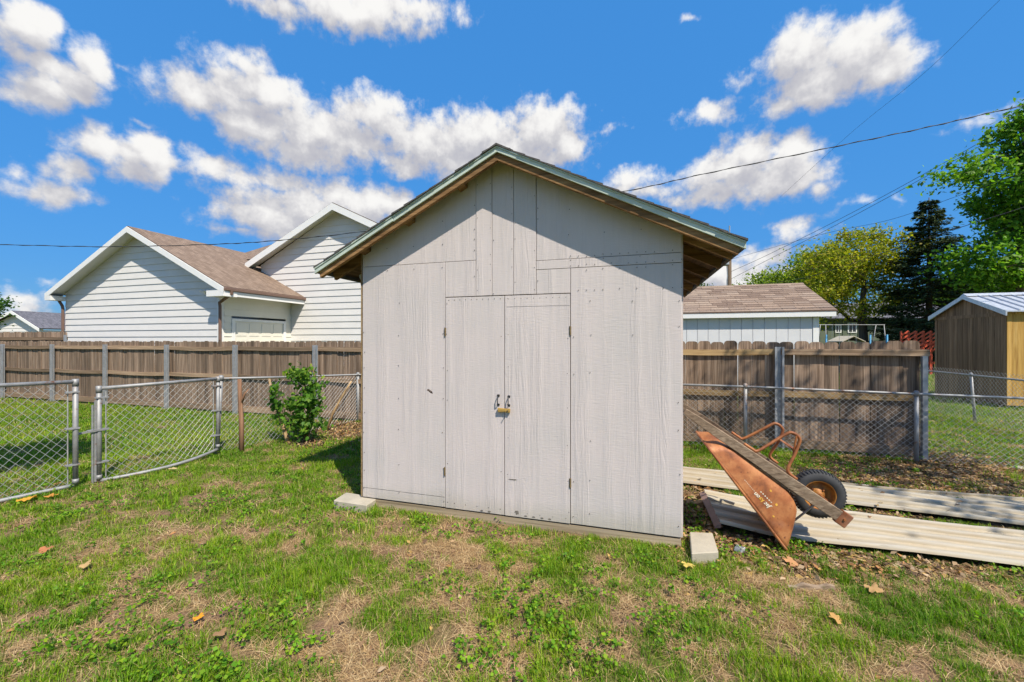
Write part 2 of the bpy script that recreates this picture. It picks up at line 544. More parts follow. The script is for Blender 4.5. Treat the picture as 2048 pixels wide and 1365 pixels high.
M = {
 'ground': mat_ground(),
 'grass': mat_leaf('grass_blades', 0.38, 0.55),
 'leaf': mat_leaf('tree_leaves', 0.5, 0.5),
 'needle': mat_leaf('spruce_needles', 0.12, 0.7),
 'litter': mat_leaf('dry_leaves', 0.12, 0.8),
 'siding': mat_siding('shed_paint', (0.60, 0.54, 0.53), (0.555, 0.515, 0.505)),
 'core': mat_plain('shed_core', (0.10, 0.08, 0.06), 0.9),
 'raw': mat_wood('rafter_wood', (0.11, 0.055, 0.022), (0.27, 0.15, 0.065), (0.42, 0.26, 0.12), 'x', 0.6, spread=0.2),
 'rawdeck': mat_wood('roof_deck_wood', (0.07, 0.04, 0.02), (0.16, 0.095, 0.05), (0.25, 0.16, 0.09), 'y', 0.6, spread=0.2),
 'fascia': mat_plain('fascia_paint', (0.50, 0.57, 0.50), 0.45, var=0.12, scale=9),
 'shingle': mat_plain('shed_shingle', (0.085, 0.08, 0.078), 0.95, var=0.35, scale=30, bmp=0.5, bscale=180),
 'sill': mat_wood('sill_wood', (0.22, 0.165, 0.10), (0.38, 0.30, 0.20), (0.48, 0.39, 0.28), 'x', 0.6, spread=.1),
 'iron': mat_plain('black_iron', (0.05, 0.05, 0.055), 0.45, 0.6),
 'brass': mat_plain('aged_hinge', (0.22, 0.16, 0.08), 0.55, 0.5, var=0.3, scale=40),
 'latch': mat_wood('latch_wood', (0.17, 0.10, 0.02), (0.30, 0.19, 0.05), (0.42, 0.29, 0.10), 'x', 1.0),
 'nail': mat_plain('nail_head', (0.07, 0.06, 0.055), 0.7, 0.2),
 'peel': mat_plain('bare_wood_patch', (0.16, 0.14, 0.12), 0.9, var=0.4, scale=50),
 'picket': mat_wood('fence_picket', (0.10, 0.064, 0.042), (0.27, 0.19, 0.135), (0.47, 0.36, 0.27), 'z', 0.75, streak=0.42, spread=0.26),
 'rail': mat_wood('fence_rail', (0.15, 0.095, 0.055), (0.31, 0.215, 0.14), (0.48, 0.36, 0.25), 'x', 0.75, streak=0.6),
 'railnew': mat_wood('fence_rail_newer', (0.22, 0.13, 0.055), (0.38, 0.26, 0.13), (0.50, 0.37, 0.20), 'x', 0.75, streak=0.75),
 'galv': mat_metal('galvanised_steel', (0.40, 0.42, 0.45), 0.5, 0.0, 0.4),
 'pipe': mat_metal('galvanised_pipe', (0.34, 0.345, 0.35), 0.55, 0.3, 0.35),
 'wire': mat_metal('fence_wire', (0.50, 0.50, 0.49), 0.5, 0.15, 0.5),
 'white': mat_plain('house_paint', (0.70, 0.685, 0.665), 0.55, var=0.04, scale=2.0),
 'cream': mat_plain('sunlit_white_paint', (0.76, 0.73, 0.64), 0.55, var=0.04, scale=2.0),  # house white warmed and brightened in colour for the sunlit garage wing wall
 'garage': mat_plain('garage_paint', (0.66, 0.66, 0.68), 0.6, var=0.05, scale=2.0),
 'trim': mat_plain('white_trim', (0.78, 0.78, 0.77), 0.45, var=0.03),
 'brown': mat_plain('brown_gutter', (0.17, 0.105, 0.08), 0.5, 0.1),
 'roofbrown': mat_shingle('brown_shingles', ((0.185, 0.128, 0.092), (0.27, 0.195, 0.145))),
 'roofgrey': mat_shingle('grey_shingles', ((0.10, 0.10, 0.12), (0.17, 0.17, 0.20))),
 'tab': mat_plain('shingle_tab', (0.25, 0.185, 0.135), 0.95, var=0.22, scale=18, bmp=0.4, bscale=150),
 'cedar': mat_wood('stained_boards', (0.30, 0.15, 0.035), (0.55, 0.33, 0.09), (0.72, 0.48, 0.17), 'z', 0.5, streak=0.75, spread=0.12),
 'cedarshade': mat_wood('shaded_boards', (0.10, 0.06, 0.035), (0.23, 0.145, 0.085), (0.34, 0.23, 0.14), 'z', 0.5, streak=0.55, spread=0.15),  # same boards, darkened in colour for the walls turned from the sun
 'steelroof': mat_metal('steel_roof', (0.62, 0.65, 0.70), 0.38, 0.0, 0.4),
 'greenwall': mat_plain('green_board', (0.10, 0.125, 0.085), 0.8, var=0.12),
 'glass': mat_plain('window_glass', (0.03, 0.035, 0.04), 0.08),
 'blue': mat_plain('blue_paint', (0.02, 0.22, 0.42), 0.5),
 'red': mat_plain('red_paint', (0.52, 0.075, 0.03), 0.6, var=0.25, scale=20),
 'bark': mat_wood('bark', (0.045, 0.035, 0.028), (0.12, 0.095, 0.075), (0.22, 0.18, 0.145), 'z', 0.35),
 'stake': mat_wood('stake_bark', (0.13, 0.065, 0.035), (0.25, 0.14, 0.085), (0.36, 0.22, 0.14), 'z', 0.5),
 'stem': mat_wood('cut_stem', (0.17, 0.10, 0.05), (0.34, 0.23, 0.12), (0.48, 0.35, 0.2), 'z', 0.5),
 'rust': mat_rust('rusted_tray'),
 'rustpipe': mat_rust('rusted_pipe', (0.30, 0.10, 0.032), (0.42, 0.17, 0.06), (0.13, 0.045, 0.02)),
 'rim': mat_rust('orange_rim', (0.50, 0.20, 0.025), (0.62, 0.30, 0.05), (0.18, 0.06, 0.02)),
 'rubber': mat_plain('tyre_rubber', (0.035, 0.036, 0.04), 0.75, var=0.3, scale=14),
 'oldwood': mat_wood('handle_wood', (0.09, 0.06, 0.04), (0.22, 0.16, 0.11), (0.37, 0.285, 0.205), 'x', 0.9, streak=0.6),
 'concrete': mat_plain('concrete', (0.40, 0.36, 0.285), 0.92, var=0.14, scale=7, bmp=0.35, bscale=120),
 'ink': mat_plain('faded_white_print', (0.72, 0.66, 0.52), 0.7, var=0.2, scale=60),
 'inky': mat_plain('faded_yellow_print', (0.66, 0.36, 0.05), 0.7, var=0.3, scale=60),
 'cable': mat_plain('power_cable', (0.03, 0.032, 0.036), 0.7),
 'polewood': mat_wood('pole_wood', (0.15, 0.105, 0.065), (0.28, 0.205, 0.14), (0.38, 0.29, 0.2), 'z', 0.2),
 'can': mat_plain('transformer_grey', (0.30, 0.33, 0.37), 0.5),
 'insect': mat_plain('insect_body', (0.05, 0.03, 0.02), 0.5),
}

def mat_sheet():
    """weathered, cream painted steel roofing"""
    m, t, b = principled('old_roof_sheet')
    v = coords(t)
    st = t.noise(t.vmath('MULTIPLY', v, (0.8, 14, 14)), 1.0, 4.0, 0.6, dist=0.3)
    big = t.noise(v, 2.2, 5.0, 0.65)
    c = t.ramp(st, [(0.25, (0.31, 0.255, 0.175)), (0.5, (0.41, 0.35, 0.25)), (0.75, (0.48, 0.425, 0.325))])
    c = t.mix(t.math('MULTIPLY', t.smooth(big, 0.48, 0.72), 0.5), c, (0.40, 0.31, 0.19))
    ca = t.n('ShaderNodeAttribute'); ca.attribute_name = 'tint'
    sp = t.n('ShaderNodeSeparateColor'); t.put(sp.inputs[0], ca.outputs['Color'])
    c = t.mix(t.math('MULTIPLY', t.smooth(sp.outputs[0], 0.3, 0.9), 0.75), c, (0.53, 0.485, 0.40))  # rib tops lightened in colour, standing in for sunlit ridges over dirtier pans
    dirt = t.smooth(t.noise(t.vmath('MULTIPLY', v, (2.2, 20, 20)), 1.0, 5.0, 0.7), 0.60, 0.76)
    c = t.mix(t.math('MULTIPLY', dirt, 0.8), c, (0.15, 0.115, 0.08))
    set_in(t, b, 'Base Color', c)
    b.inputs['Roughness'].default_value = 0.42
    b.inputs['Metallic'].default_value = 0.1
    return m
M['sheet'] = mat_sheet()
M['sheetlip'] = mat_plain('brown_sheet_edge', (0.20, 0.13, 0.12), 0.6, var=0.2)

# ================================================================== SETTING: ground
def px_of(x, y): return 1024 + FPX*x/np.maximum(y, 0.3), 682.5 + FPX*EYE/np.maximum(y, 0.3)
# worn and lush places on the lawn: picture x, y, half width, half height, how much greener
PATCH = [(450,1062,140,22,-.38),(330,1185,150,20,-.38),(600,1045,90,16,-.3),(640,1095,120,18,-.3),(170,1215,120,18,-.32),
 (80,1285,110,18,-.4),(740,1275,110,55,-.5),(860,1105,110,26,-.32),(960,1075,200,30,-.34),(1000,1150,90,60,-.36),(1070,1290,110,55,-.5),
 (950,1330,70,40,-.42),(1130,1190,70,40,-.3),(1190,1250,60,70,-.28),(1560,1255,100,40,-.5),(1480,1210,70,20,-.3),(1560,1170,120,16,-.35),(1830,1345,170,30,-.45),
 (1860,1145,240,26,-.5),(1700,1120,110,18,-.3),(1650,1330,60,50,-.25),(1330,1290,70,50,-.22),(420,958,100,10,-.4),(330,855,90,10,-.35),(640,920,60,8,-.3),(280,1330,60,22,-.2),
 (560,1160,200,45,.22),(330,1310,150,40,.34),(100,1170,140,60,.12),(1080,1215,70,45,.25),(1320,1190,80,55,.3),(1480,1140,60,20,.2),(1850,1250,220,50,.22),
 (620,985,110,35,.3),(850,1035,90,12,.22),(300,860,300,45,.25),(1420,910,70,25,.4),(1180,1075,170,18,.28),(1390,1290,60,50,.15)]
MULCH = [(1830,940,240,45,1.0),(1700,955,140,28,.8),(1400,1020,55,60,1.1),(1500,1085,110,22,.9),(2000,985,120,40,.6),(1750,1030,260,14,.7),(690,858,70,22,.9),(620,885,50,10,.8)]
def lawn(x, y):
    px, py = px_of(x, y)
    g = 0.66 + 0.85*(fbm(x*2.3 + 0.6*y, y*2.0, 3, 4) - 0.5) + 1.75*(fbm(x*6.5 + 1.5*y, y*7.5, 9, 3) - 0.5)
    for cx, cy, rx, ry, a in PATCH:
        g = g + .8*a*np.exp(-(((px-cx)/rx)**2 + ((py-cy)/ry)**2))
    g = g + 0.22*np.clip((y-4.0)/2, 0, 1)
    mu = np.zeros_like(g)
    for cx, cy, rx, ry, a in MULCH:
        mu = np.maximum(mu, a*np.exp(-(((px-cx)/rx)**2 + ((py-cy)/ry)**2)))
    mu = np.where(y > 1.5, mu, 0)
    mu = np.clip((mu + 0.7*(fbm(x*5, y*5, 21, 3)-0.5) - 0.28)*3.2, 0, 1)*(mu > 0.03)
    return np.clip(g*1.5 - 0.32, 0, 1)*(1-0.88*mu), mu
def relief(x, y):
    return 0.030*(fbm(x*0.9, y*0.9, 5, 3) - 0.5)*np.clip((np.hypot(x, y-5)) / 3, 0.3, 1) + 0.012*(fbm(x*6, y*6, 8, 2)-0.5)

def axis_pts(lo, hi, step, far):
    p = list(np.arange(lo, hi + step/2, step)); s = step
    a, b = lo, hi
    left, right = [], []
    while b < far:
        s *= 1.3; b += s; right.append(b)
    s = step
    while a > -far:
        s *= 1.3; a -= s; left.append(a)
    return np.array(left[::-1] + p + right)
gx = axis_pts(-9, 9, 0.05, 900); gy = axis_pts(1.2, 12, 0.05, 900)
GX, GY = np.meshgrid(gx, gy)
gz = relief(GX, GY)*np.clip(1 - (np.hypot(GX, GY-5)-14)/20, 0, 1) - 0.018
nx, ny = len(gx), len(gy)
ii = (np.arange(ny-1)[:, None]*nx + np.arange(nx-1)[None, :]).ravel()
Fg = np.stack([ii, ii+1, ii+1+nx, ii+nx], 1)
gr, mu = lawn(GX.ravel(), GY.ravel())
gr = np.where((GY.ravel() < 1.3) | (np.abs(GX.ravel()) > 9.2) | (GY.ravel() > 12.2), 0.85, gr)
gc = np.stack([gr*0.85, mu, gr*0], 1)
ground = np_mesh('ground', np.stack([GX.ravel(), GY.ravel(), gz.ravel()], 1), Fg, M['ground'], cols=gc, smooth=True)
tag(ground, 'patchy back yard ground of soil, straw and short turf', 'ground', kind='structure')

# ================================================================== the white shed
SH_R = Vector((1.3645, 3.22, 0))
SH_W = 3.0
SH = Frame(SH_R - AE*SH_W)
shed = fthing('garden_shed', 'white painted plywood shed with double doors and open rafter eaves', 'shed', SH)
OV, DEP, RISE = 0.19, 3.05, 0.5
ZB, ZT = 0.07, 3.315
xc = SH_W/2
def zroof(x): return ZT - RISE*abs(x-xc)
prof = [(0, ZB), (SH_W, ZB), (SH_W, zroof(SH_W)), (xc, ZT), (0, zroof(0))]
core = [(0.012, ZB+.01), (SH_W-.012, ZB+.01), (SH_W-.012, zroof(SH_W)-.01), (xc, ZT-.01), (.012, zroof(0)-.01)]
build('wall_core', MB().prism_y(core, 0.004, 0.06), M['core'], shed)
def fx(px, py=640): return SH.face(px, py)[0]
def fz(px, py): return SH.face(px, py)[1]
xd0, xdm, xd1 = fx(891.5, 800), fx(1010, 800), fx(1141.5, 800)
zdt = (fz(892, 594) + fz(1141, 588))/2
xs = [fx(953, 500), fx(985, 500), fx(1028, 500), fx(1073, 500)]
zsl = fz(860, 527); zs0 = fz(1220, 533); zs1 = fz(1220, 514)
GAP = 0.0022
def panel(name, x0, x1, z0, z1, y=-0.012, mat='siding', th=None, parent=shed):
    pl = clip_rect(prof, x0+GAP, x1-GAP, z0+GAP, z1-GAP)
    return build(name, MB().prism_y(pl, y, 0.003 if th is None else y+th), M[mat], parent, bevel=0.0012)
panel('siding_panel', -0.012, xd0, ZB, zsl)
panel('siding_panel', xd1, SH_W+.012, ZB, zs0)
panel('siding_panel', xs[3], SH_W+.012, zs0, zs1, -0.0135)
panel('siding_panel', -0.012, xs[0], zsl, 4, -0.0105)
panel('siding_panel', xs[3], SH_W+.012, zs1, 4, -0.0105)
panel('siding_panel', xd0, xs[0], zdt, zsl)
panel('siding_panel', xs[3], xd1, zdt, zs0)
for k in range(3): panel('siding_strip', xs[k], xs[k+1], zdt, 4, (-0.016, -0.013, -0.015)[k])
doors = []
for k, (x0, x1) in enumerate(((xd0+.002, xdm-.001), (xdm+.001, xd1-.002))):
    doors.append(panel('door', x0, x1, ZB-0.012, zdt-.004, -0.0145 - 0.002*k))
# strip let into the head of the right door
zst = fz(1080, 613)
build('door_seam', MB().box(xdm+.02, xd1-.006, -0.0172, -0.016, zst-.0012, zst+.0012), M['nail'], doors[1])
zbl = fz(810, 984)
build('panel_seam', MB().box(0.0, xd0-.004, -0.0128, -0.0118, zbl-.0015, zbl+.0015), M['nail'], shed)
# hinges
for k, (px, py, s) in enumerate(((892, 664, 1), (891, 942, 1), (1141, 662, -1), (1141, 965, -1))):
    hx, hz = SH.face(px, py)
    mb = MB().box(hx-.008, hx+.008, -0.0195, -0.012, hz-.038, hz+.038)
    mb.tube([(hx, -0.021, hz-.04), (hx, -0.021, hz+.04)], 0.0055, 8)
    build('hinge', mb, M['brass'], doors[0 if s > 0 else 1])
# pull handles and the wooden turn button
for k, (px, y0, y1) in enumerate(((998, 791, 809), (1019, 793, 810.5))):
    hx, ht = SH.face(px, y0); _, hb = SH.face(px, y1)
    mb = MB().tube([(hx, -.012, ht), (hx, -.035, ht-.004), (hx, -.045, ht-.018), (hx, -.045, hb+.018), (hx, -.035, hb+.004), (hx, -.012, hb)], .0045, 8)
    h = build('handle', mb, M['iron'], doors[k], smooth=True)
    for zz in (ht, hb): build('handle_plate', MB().box(hx-.012, hx+.012, -.021, -.0145, zz-.010, zz+.010), M['iron'], h, bevel=.002)
bx0, bz = SH.face(998, 819); bx1, _ = SH.face(1022, 819)
xm = bx0 + (bx1-bx0)*.55
btn = MB().hexa([(bx0,-.042,bz-.020),(xm,-.042,bz-.014),(xm,-.02,bz-.014),(bx0,-.02,bz-.020),(bx0,-.042,bz+.018),(xm,-.042,bz+.014),(xm,-.02,bz+.014),(bx0,-.02,bz+.018)])
btn.hexa([(xm,-.043,bz-.014),(bx1,-.043,bz-.021),(bx1,-.02,bz-.021),(xm,-.02,bz-.014),(xm,-.043,bz+.013),(bx1,-.043,bz+.016),(bx1,-.02,bz+.016),(xm,-.02,bz+.013)])
lb = build('turn_button', btn, M['latch'], shed, bevel=.002)
build('screw', MB().tube([(bx1-.018,-.075,bz-.002),(bx1-.018,-.012,bz-.002)], .004, 8), M['iron'], lb)
# nail heads
mb = MB()
def nail(x, z, r=.0034):
    y = -.0178
    mb.tube([(x, y, z), (x, -.01, z)], r, 6)
for x in (0.02, 0.42, xd0-.02, xd0+.025, xdm-.03, xdm+.035, xd1-.02, xd1+.03, 2.28, 2.63, SH_W-.02):
    z = ZB + .08
    while z < zdt-.03:
        if random.random() < .8: nail(x+random.uniform(-.008, .008), z+random.uniform(-.03, .03))
        z += .2 if x in (0.02, SH_W-.02) else .31
for z in (zs0-.02, zs0+.02, zs1+.02, zdt+.02):
    for k in range(14):
        x = xd1 + (SH_W-xd1)*k/13.0
        if z < zroof(x)-.1 and random.random() < .75: nail(x, z+random.uniform(-.006, .006))
for k in range(4):
    for j in range(9):
        z = zdt + .03 + j*.12
        if z < zroof(xs[k])-.12: nail(xs[k]+random.choice((-.015, .015)), z+random.uniform(-.04, .04))
for x in (.3, .6, .9, 2.1, 2.4, 2.7):
    for j in range(3):
        z = 2.35+j*.22
        if z < zroof(x)-.1: nail(x+random.uniform(-.02,.02), z)
for k in range(10):
    nail(xd0+.04+(xdm-xd0-.08)*k/9, zdt-.03); nail(xdm+.04+(xd1-xdm-.08)*k/9, zdt-.035)
    if k % 2: nail(xd0+.04+(xdm-xd0-.08)*k/9, ZB+.05); nail(xdm+.04+(xd1-xdm-.08)*k/9, ZB+.04)
tag(build('nail_heads', mb, M['nail'], shed), kind='stuff')
def blot(px, py, w, h, seed, y=-.0182):
    """ragged flake where the paint has come off"""
    r = random.Random(seed); cx, cz = SH.face(px, py); n = 18
    pts = [(cx + w*math.cos(2*math.pi*k/n)*r.uniform(.55, 1), cz + h*math.sin(2*math.pi*k/n)*r.uniform(.5, 1)) for k in range(n)]
    return MB().prism_y(pts, y, y+.001)
build('peeled_patch', blot(1027, 958.5, .05, .008, 1), M['peel'], doors[1])
build('peeled_patch', blot(1035, 1024, .02, .025, 2), M['peel'], doors[1])
for k, px in enumerate((1052, 1068, 1085, 1100, 965, 980)): 
    build('peeled_patch', blot(px, 1033 + (px-1052)*.125 - 2, .018, .008, 5+k), M['peel'], doors[1] if px > 1010 else doors[0])
# side and back walls, sill
build('side_wall', MB().box(-.012, 0, .004, DEP, ZB, zroof(0)-.02), M['siding'], shed)
build('side_wall', MB().box(SH_W, SH_W+.012, .004, DEP, ZB, zroof(SH_W)-.02), M['siding'], shed)
build('back_wall', MB().prism_y(prof, DEP, DEP+.012), M['siding'], shed)
build('corner_board', MB().box(-.022, -.0125, -.011, .05, ZB, zroof(0)-.03), M['railnew'], shed)
build('sill', MB().box(.0, SH_W-.004, -.009, DEP-.01, -.10, ZB-.014), M['sill'], shed)
# roof: deck, shingles, fascia, barge rafters, rafters
EX = 0.40
for sgn in (-1, 1):
    def rp(q, y, dz=0.0): return (xc + sgn*q, y, ZT + dz - RISE*q)
    half = xc + EX
    y0, y1 = -OV, DEP + OV
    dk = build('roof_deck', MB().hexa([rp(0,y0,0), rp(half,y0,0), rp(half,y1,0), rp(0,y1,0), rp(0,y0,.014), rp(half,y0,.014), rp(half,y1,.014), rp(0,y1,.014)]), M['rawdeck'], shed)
    nco = 15
    for k in range(nco):
        q0 = half + .02 - (half+.02)*k/nco; q1 = max(0.0, q0 - (half+.02)/nco*1.5)
        ya = y0 - .03 - random.uniform(0, .012); lift = random.uniform(0, .006)
        build('shingle_course', MB().hexa([rp(q0,ya,.017+lift), rp(q1,ya,.015), rp(q1,y1+.02,.015), rp(q0,y1+.02,.017),
              rp(q0,ya,.034+lift), rp(q1,ya,.021), rp(q1,y1+.02,.021), rp(q0,y1+.02,.034)]), M['shingle'], dk)
    # painted fascia in two lengths on the left slope
    cuts = [(0.0, half+.012)] if sgn > 0 else [(0.0, 1.02), (1.023, half+.012)]
    for j, (qa, qb) in enumerate(cuts):
        yf = y0 - .018 - (.004 if j else 0)
        build('fascia', MB().hexa([rp(qa,yf,-.034), rp(qb,yf,-.040), rp(qb,y0,-.040), rp(qa,y0,-.034), rp(qa,yf,.013), rp(qb,yf,.013), rp(qb,y0,.013), rp(qa,y0,.013)]), M['fascia'], shed, bevel=.002)
        build('drip_edge', MB().hexa([rp(qa,yf-.008,.004), rp(qb,yf-.008,.004), rp(qb,yf-.001,.004), rp(qa,yf-.001,.004), rp(qa,yf-.008,.016), rp(qb,yf-.008,.016), rp(qb,yf-.001,.016), rp(qa,yf-.001,.016)]), M['fascia'], shed)
    ys = [y0 + .002, .014] + [-.2 + v for v in (.64, 1.21, 1.76, 2.36, 2.9)] + [DEP+OV-.04]
    for j, y in enumerate(ys):
        dpt = .098 if j == 0 else .092
        qe = half - .035
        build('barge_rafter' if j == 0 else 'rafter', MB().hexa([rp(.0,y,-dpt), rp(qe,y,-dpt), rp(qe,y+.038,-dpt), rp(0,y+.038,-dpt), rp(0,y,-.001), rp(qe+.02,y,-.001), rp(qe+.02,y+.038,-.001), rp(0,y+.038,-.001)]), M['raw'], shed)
    if sgn < 0:
        for q in (.35, .9, 1.4): build('lookout', MB().hexa([rp(q,y0+.04,-.06), rp(q+.07,y0+.04,-.06), rp(q+.07,-.012,-.06), rp(q,-.012,-.06), rp(q,y0+.04,-.002), rp(q+.07,y0+.04,-.002), rp(q+.07,-.012,-.002), rp(q,-.012,-.002)]), M['raw'], shed)
    build('eave_trim', MB().hexa([rp(half-.012,y0,-.03), rp(half+.014,y0,-.03), rp(half+.014,y1,-.03), rp(half-.012,y1,-.03), rp(half-.012,y0,-.001), rp(half+.014,y0,-.001), rp(half+.014,y1,-.001), rp(half-.012,y1,-.001)]), M['shingle'], shed)
build('ridge_cap', MB().add([(xc-.15,-OV-.03,ZT-.042),(xc,-OV-.035,ZT+.037),(xc+.15,-OV-.03,ZT-.042),(xc-.15,DEP+OV,ZT-.042),(xc,DEP+OV,ZT+.037),(xc+.15,DEP+OV,ZT-.042),(xc,-OV-.035,ZT+.02)],
      [(0,1,4,3),(1,2,5,4),(0,6,1),(1,6,2)]), M['shingle'], shed)
lf = MB().box(-.075, -.03, .10, .16, 2.30, 2.36); lf.tube([(-.05,.13,2.36),(-.05,.13,2.45)], .012, 6); lf.tube([(-.05,.10,2.33),(-.06,.05,2.31)], [.022,.032], 10)
build('lamp_fitting', lf, M['galv'], shed)

# ================================================================== wooden privacy fence behind the shed (one straight run)
FN_P = Vector((-4.17, 8.54, 0))
FN = Frame(FN_P)
def fence_x(px):
    return FN.loc(on_plane(px, 690, FN_P, FN.ey)).x
fence = fthing('wooden_fence', 'long weathered picket privacy fence on steel posts behind the shed', 'fence', FN)
x_end = fence_x(1846)
posts = [fence_x(p) for p in (8, 107, 213, 336, 473, 633)] + [fence_x(633)+2.25, fence_x(633)+4.5, fence_x(1557)-2.0] + [fence_x(1557), x_end]
posts = [posts[0]-2.2] + sorted(posts)
FT = 1.645
pm = {}
def picket_mesh(w, h):
    c = w*.24
    poly = [(-w/2, 0), (w/2, 0), (w/2, h-c), (w/2-c*.35, h-c*.3), (w/2-c, h), (-w/2+c, h), (-w/2+c*.35, h-c*.3), (-w/2, h-c)]
    mb = MB().prism_y(poly, 0, .017)
    me = bpy.data.meshes.new('picket'); me.from_pydata(mb.v, [], mb.f)
    bm = bmesh.new(); bm.from_mesh(me); bmesh.ops.recalc_face_normals(bm, faces=bm.faces); bm.to_mesh(me); bm.free()
    me.materials.append(M['picket']); return me
pk_n, pk_w = picket_mesh(.138, FT-.07), picket_mesh(.188, FT-.07)
x = posts[0]-.1
xsplit = fence_x(1557)-2.0
while x < x_end-.05:
    wide = x > xsplit
    w = .192 if wide else .141
    o = bpy.data.objects.new('picket', pk_w if wide else pk_n); COL.objects.link(o); o.parent = fence
    o.location = (x+w/2, .045+random.uniform(-.004, .006), .07+random.uniform(-.012, .012))
    o.rotation_euler = (random.uniform(-.006, .006), random.uniform(-.006, .006), random.uniform(-.03, .03))
    x += w
for a, b in zip(posts[:-1], posts[1:]):
    new = a > fence_x(1557)-2.1 and b < x_end-.2
    for k, (z0, z1) in enumerate(((1.44, 1.53), (.80, .885))):
        sag = random.uniform(-.03, 0)
        mb = MB(); n = 6
        for j in range(n):
            ta, tb = j/n, (j+1)/n
            xa, xb = a+.03+(b-a-.06)*ta, a+.03+(b-a-.06)*tb
            sa, sb = sag*math.sin(math.pi*ta), sag*math.sin(math.pi*tb)
            mb.hexa([(xa,.004,z0+sa),(xb,.004,z0+sb),(xb,.042,z0+sb),(xa,.042,z0+sa),(xa,.004,z1+sa),(xb,.004,z1+sb),(xb,.042,z1+sb),(xa,.042,z1+sa)])
        if b == x_end and k == 0:
            mb = MB().box(a+.03, b+.06, -.03, .042, z0, z1)
        build('rail', mb, M['railnew' if new or (b == x_end and k == 1) else 'rail'], fence)
    build('kickboard', MB().box(a+.02, b-.02, .012, .042, .03, .16), M['rail'], fence)
for xp in posts:
    if xp == x_end:
        build('post', MB().box(xp-.03, xp+.03, -.05, .0, -.25, 1.44), M['galv'], fence); continue
    mb = MB().box(xp-.042, xp-.036, -.05, .0, -.25, 1.56); mb.box(xp+.036, xp+.042, -.05, .0, -.25, 1.56); mb.box(xp-.036, xp+.036, -.006, .0, -.25, 1.56)
    mb.box(xp-.062, xp-.042, -.05, -.044, -.25, 1.56); mb.box(xp+.042, xp+.062, -.05, -.044, -.25, 1.56)
    build('post', mb, M['galv'], fence)

# short stretch of a farther fence by the white house
FF = Frame(at(-120, 690, 13.6)*Vector((1,1,0)) if False else Vector((at(-160,690,14.0).x, at(-160,690,14.0).y, 0)), rad(-7))
ff = fthing('wooden_fence', 'far short run of picket fence rising above the long fence by the house', 'fence', FF)
xe = FF.face(136, 670)[0]
n_f = int(xe/.15)
pk_f = picket_mesh(.147, 1.95)
for k in range(n_f):
    o = bpy.data.objects.new('picket', pk_f); COL.objects.link(o); o.parent = ff
    o.location = (k*.15+.07, 0, .0+.01*math.sin(k*2.2)+.006*k/ n_f)
build('rail', MB().box(0, xe, -.05, -.005, 1.68, 1.78), M['rail'], ff)
for k in range(3): build('post', MB().box(xe*k/2-.03, xe*k/2+.03, -.10, -.05, -.2, 1.85), M['galv'], ff)

# ================================================================== chain link
def chain_mesh(fn, W_, H_, cell=.082, r=.0021):
    """woven wire: fn(s,t) maps metres along and up the panel to a point"""
    mb = MB(); c2 = cell/2
    nw = max(2, int(round(W_/c2))); nh = max(2, int(round(H_/c2)))
    def P(i, j): return Vector(fn(min(i*c2, W_), j*H_/nh))
    for i in range(nw):
        for j in range(nh):
            a, b = ((i, j), (i+1, j+1)) if (i+j) % 2 == 0 else ((i+1, j), (i, j+1))
            mb.tube([P(*a), P(*b)], r, 3, caps=False)
    return mb

def lerp(a, b, t): return Vector(a)*(1-t) + Vector(b)*t

# gate leaf, half open, near the left edge
def gate_leaf(name, label, A, B, lean_t, zt_a, zt_b, bottom, bent):
    """A, B ground points of the two uprights, zt heights; bottom(t) height of lower pipe"""
    A, B = Vector(A), Vector(B)
    t_ = thing(name, label, 'gate', A, 0, 'chain link gate leaves')
    L = (B-A).length
    def pt(s, z): return (B-A)*(s/L) + Vector((0,0,z))
    ztop = lambda s: zt_a + (zt_b-zt_a)*s/L
    zb = lambda s: bottom(s/L)
    build('upright', MB().tube([pt(0, zb(0)), pt(0, ztop(0))], .024, 10), M['pipe'], t_, smooth=True)
    build('upright', MB().tube([pt(L, zb(L)), pt(L, ztop(L))], .024, 10), M['pipe'], t_, smooth=True)
    build('top_pipe', MB().tube([pt(0, ztop(0)), pt(L, ztop(L))], .022, 10), M['pipe'], t_, smooth=True)
    build('bottom_pipe', MB().tube([pt(L*k/14, zb(L*k/14)) + (Vector(bent)*math.sin(math.pi*k/14)) for k in range(15)], .021, 10), M['pipe'], t_, smooth=True)
    for s in (0, L):
        for z in (zb(s), ztop(s)):
            q = pt(s, z); build('corner_elbow', MB().tube([q-Vector((0,0,.05 if z > .6 else -.02)), q+Vector((0,0,.03 if z > .6 else .07))], .028, 10), M['pipe'], t_, smooth=True)
    for s in (.06, L-.06):
        build('tension_bar', MB().tube([pt(s, zb(s)+.03), pt(s, ztop(s)-.03)], .006, 6), M['wire'], t_)
    for s in (.0, L):
        for fz_ in (.2, .55, .9):
            z = zb(s)+(ztop(s)-zb(s))*fz_
            d_ = .08 if s == 0 else -.08
            build('band', MB().bar(pt(s-(.03 if s == 0 else -.03), z), pt(s+d_, z), .06, .016), M['pipe'], t_)
    m0, m1 = .06, L-.06
    def fn(s, h):
        ss = m0+s; f_ = h/1.0
        return pt(ss, zb(ss)+.02+(ztop(ss)-zb(ss)-.04)*f_) + Vector(bent)*math.sin(math.pi*ss/L)*(1-f_)*.6
    tag(build('chain_link', chain_mesh(fn, m1-m0, 1.0), M['wire'], t_), kind='stuff')
    return t_, pt, L

